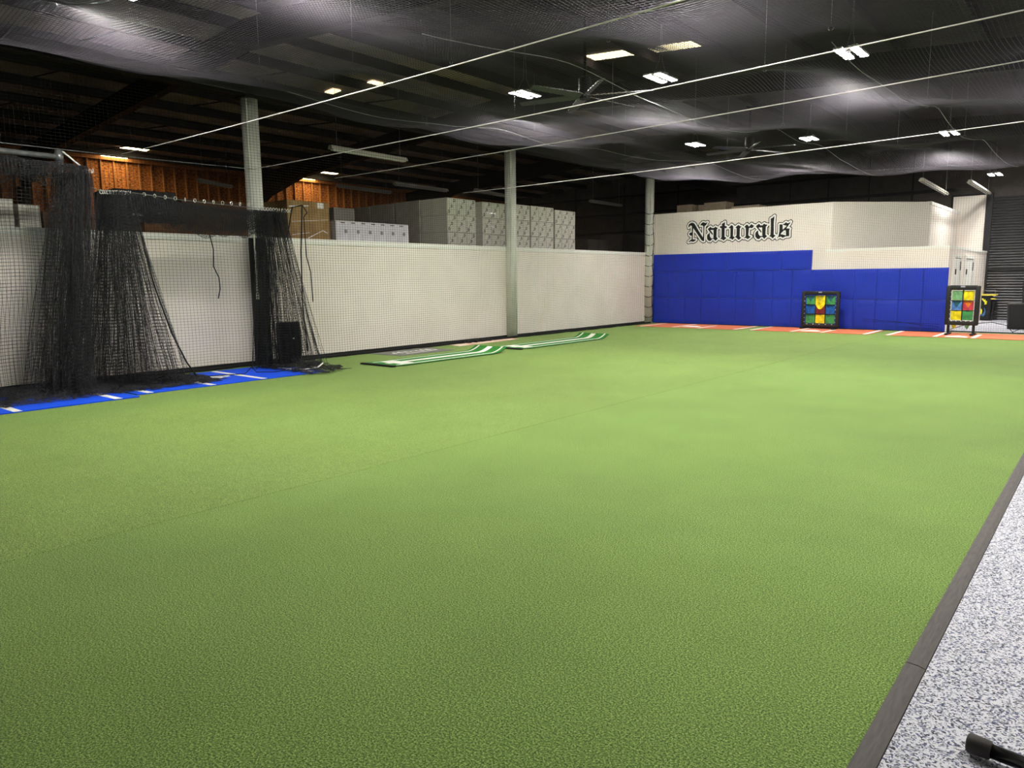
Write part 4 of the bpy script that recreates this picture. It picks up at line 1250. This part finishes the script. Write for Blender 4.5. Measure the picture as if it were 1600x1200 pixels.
rings(t, (-12.15, 4.50, 3.28), (-11.93, 4.72, 3.27), 9, M_CLIP, 0.02)
# second curtain
t = thing('cage_net', (-11.9, 5.1, 0), 'black cage netting fanning out wide towards the floor below a row of clips', 'net', 'bunched cage nets')
net('net_bundle', bunch((-12.05, 5.06), 0.50, (-11.98, 5.05), 1.75, 2.98, 0, 0, 17, 0.17, 61, bend=0.0, pow_=1.2), 200, 58, RC, M_CAGE, parent=t)
net('net_bundle', bunch((-12.0, 5.02), 0.44, (-11.9, 4.75), 1.15, 2.98, 0, 0, 11, 0.15, 67, bend=0.0, pow_=1.0), 95, 58, RC, M_CAGE, parent=t)
b = MB()
b.tube([(-12.0, 5.28, 2.92), (-11.98, 5.38, 2.3), (-11.97, 5.5, 1.6), (-11.95, 5.72, 0.8), (-11.92, 5.92, 0.3), (-11.9, 6.08, 0.03)], 0.014, 5)
b.build('edge_cord', M_ROPE, t)
rings(t, (-12.05, 4.86, 2.99), (-12.0, 5.27, 3.0), 14, M_CLIP)
MB().tube([(-12.1, 4.7, 3.06), (-12.05, 4.86, 3.0), (-12.0, 5.27, 3.01), (-12.15, 6.2, 2.97), (-12.5, 8.0, 2.95)], 0.008, 5).build('carrier_cable', M_GALV, t)
# swag between the second and third curtain
t = thing('net_swag', (-12.2, 6.5, 2.4), 'black netting swag sagging between the second and third bundles above the wall', 'net')
net('net_roll', roll((-12.02, 5.25, 2.95), (-12.30, 8.05, 2.86), 0.25, 0.10, 4.5, 71, 0.35), 66, 110, RC, M_CAGE, parent=t)
rings(t, (-12.05, 5.5, 3.0), (-12.2, 7.4, 2.99), 12, M_CLIP, 0.02)
rings(t, (-12.2, 7.6, 2.93), (-12.25, 8.3, 2.93), 12, M_CLIP, 0.0)
# third curtain
t = thing('cage_net', (-12.0, 8.0, 0), 'black cage netting bundle hanging beside the nearest column to the floor', 'net', 'bunched cage nets')
net('net_bundle', bunch((-12.25, 7.86), 0.55, (-12.0, 8.0), 1.25, 2.90, 0, 0, 13, 0.15, 81, bend=0.05, pow_=1.9), 160, 58, RC, M_CAGE, parent=t)
net('net_bundle', bunch((-12.2, 7.70), 0.30, (-12.2, 7.6), 0.60, 2.85, 0, 0, 8, 0.16, 87, pow_=1.2), 80, 56, RC, M_CAGE, parent=t)
net('net_heap', heap(-12.4, -10.75, 7.55, 8.35, 0.22, 91), 60, 40, RC, M_CAGE, parent=t)
for p in ([(-12.15, 7.78, 2.9), (-12.2, 7.72, 1.6), (-12.1, 7.75, 0.05)], [(-11.95, 8.35, 3.0), (-11.98, 8.30, 2.2), (-11.95, 8.25, 1.2), (-11.85, 8.25, 0.3)], [(-12.2, 7.96, 2.85), (-12.15, 8.1, 2.3), (-12.05, 8.2, 2.98), (-11.95, 8.36, 3.02)]):
    MB().tube(p, 0.013, 5).build('edge_cord', M_ROPE, t)
MB().tube([(-11.65, 7.62, 0.04), (-11.2, 7.7, 0.05), (-11.0, 7.85, 0.09), (-10.98, 7.95, 0.16)], 0.014, 5).build('white_cord', M_WHITELINE, t)
# heap of netting on the blue mats
t = thing('net_heap', (-11.8, 4.8, 0), 'heap of slack black netting lying across the blue mats', 'net')
net('net_layer', heap(-12.55, -11.15, 2.9, 5.0, 0.16, 101), 60, 90, RC, M_CAGE, parent=t)
net('net_layer', heap(-12.45, -11.35, 3.0, 4.8, 0.24, 107), 60, 80, RC, M_CAGE, parent=t)
net('net_layer', heap(-12.5, -11.35, 4.5, 6.2, 0.13, 113), 55, 80, RC, M_CAGE, parent=t)
net('net_layer', heap(-12.3, -11.2, 5.0, 6.1, 0.10, 117), 50, 60, RC, M_CAGE, parent=t)
MB().tube([(-11.6 + 0.25 * math.cos(a), 5.25 + 0.2 * math.sin(a), 0.05 + 0.1 * max(0, math.sin(a))) for a in np.linspace(1.0, 5.4, 14)], 0.012, 5).build('loop_cord', M_ROPE, t)
b = MB()
b.tube([(-12.3, 5.2, 0.03), (-11.9, 6.1, 0.04), (-11.55, 6.75, 0.05), (-11.5, 6.85, 0.16), (-11.6, 7.0, 0.05), (-11.5, 7.3, 0.03), (-11.6, 7.8, 0.03)], 0.008, 5)
tag(b.build('slack_cord', M_ROPE), 'thin black cord trailing over the blue mat past the emblem', 'rope')
for pts, lab in (([(-12.7, 6.9, 2.46), (-12.7, 6.95, 2.2), (-12.7, 6.93, 1.9), (-12.7, 7.02, 1.7), (-12.7, 7.03, 1.5), (-12.7, 6.98, 1.32)], 'black cord dangling against the white wall left of the column'),
                 ([(-11.95, 8.36, 3.02), (-12.3, 8.7, 2.93), (-12.7, 8.9, 2.88), (-12.7, 8.92, 2.1), (-12.7, 9.0, 1.8), (-12.7, 9.02, 1.2)], 'black cord dangling against the white wall right of the bundle')):
    b = MB()
    b.tube(pts, 0.010, 5)
    tag(b.build('dangling_cord', M_ROPE), lab, 'cord')
# black board standing in the netting
t = thing('black_board', (-12.45, 8.3, 0), 'black rounded board standing in the foot of the third net bundle', 'board')
b = MB()
dd = Vector((0.86, 0.50, 0)).normalized()
prof = [(-0.23, 0.0), (0.24, 0.0), (0.26, 0.3), (0.235, 0.78), (0.21, 0.80), (-0.22, 0.785), (-0.245, 0.76), (-0.24, 0.4)]
nn = Vector((-dd.y, dd.x, 0)) * 0.03
c0 = Vector((-12.58, 8.33, 0.035))
vs = [c0 + dd * p + Vector((0, 0, q)) - nn for p, q in prof] + [c0 + dd * p + Vector((0, 0, q)) + nn for p, q in prof]
n8 = len(prof)
b.add(vs, [tuple(range(n8)), tuple(reversed(range(n8, 2 * n8)))] + [(i, (i + 1) % n8, (i + 1) % n8 + n8, i + n8) for i in range(n8)])
b.build('panel', M_FRAMEPAD, t)
MB().box(-12.47, -12.45, 8.34, 8.37, 0.5, 0.52).build('rivet', M_CLIP, t)
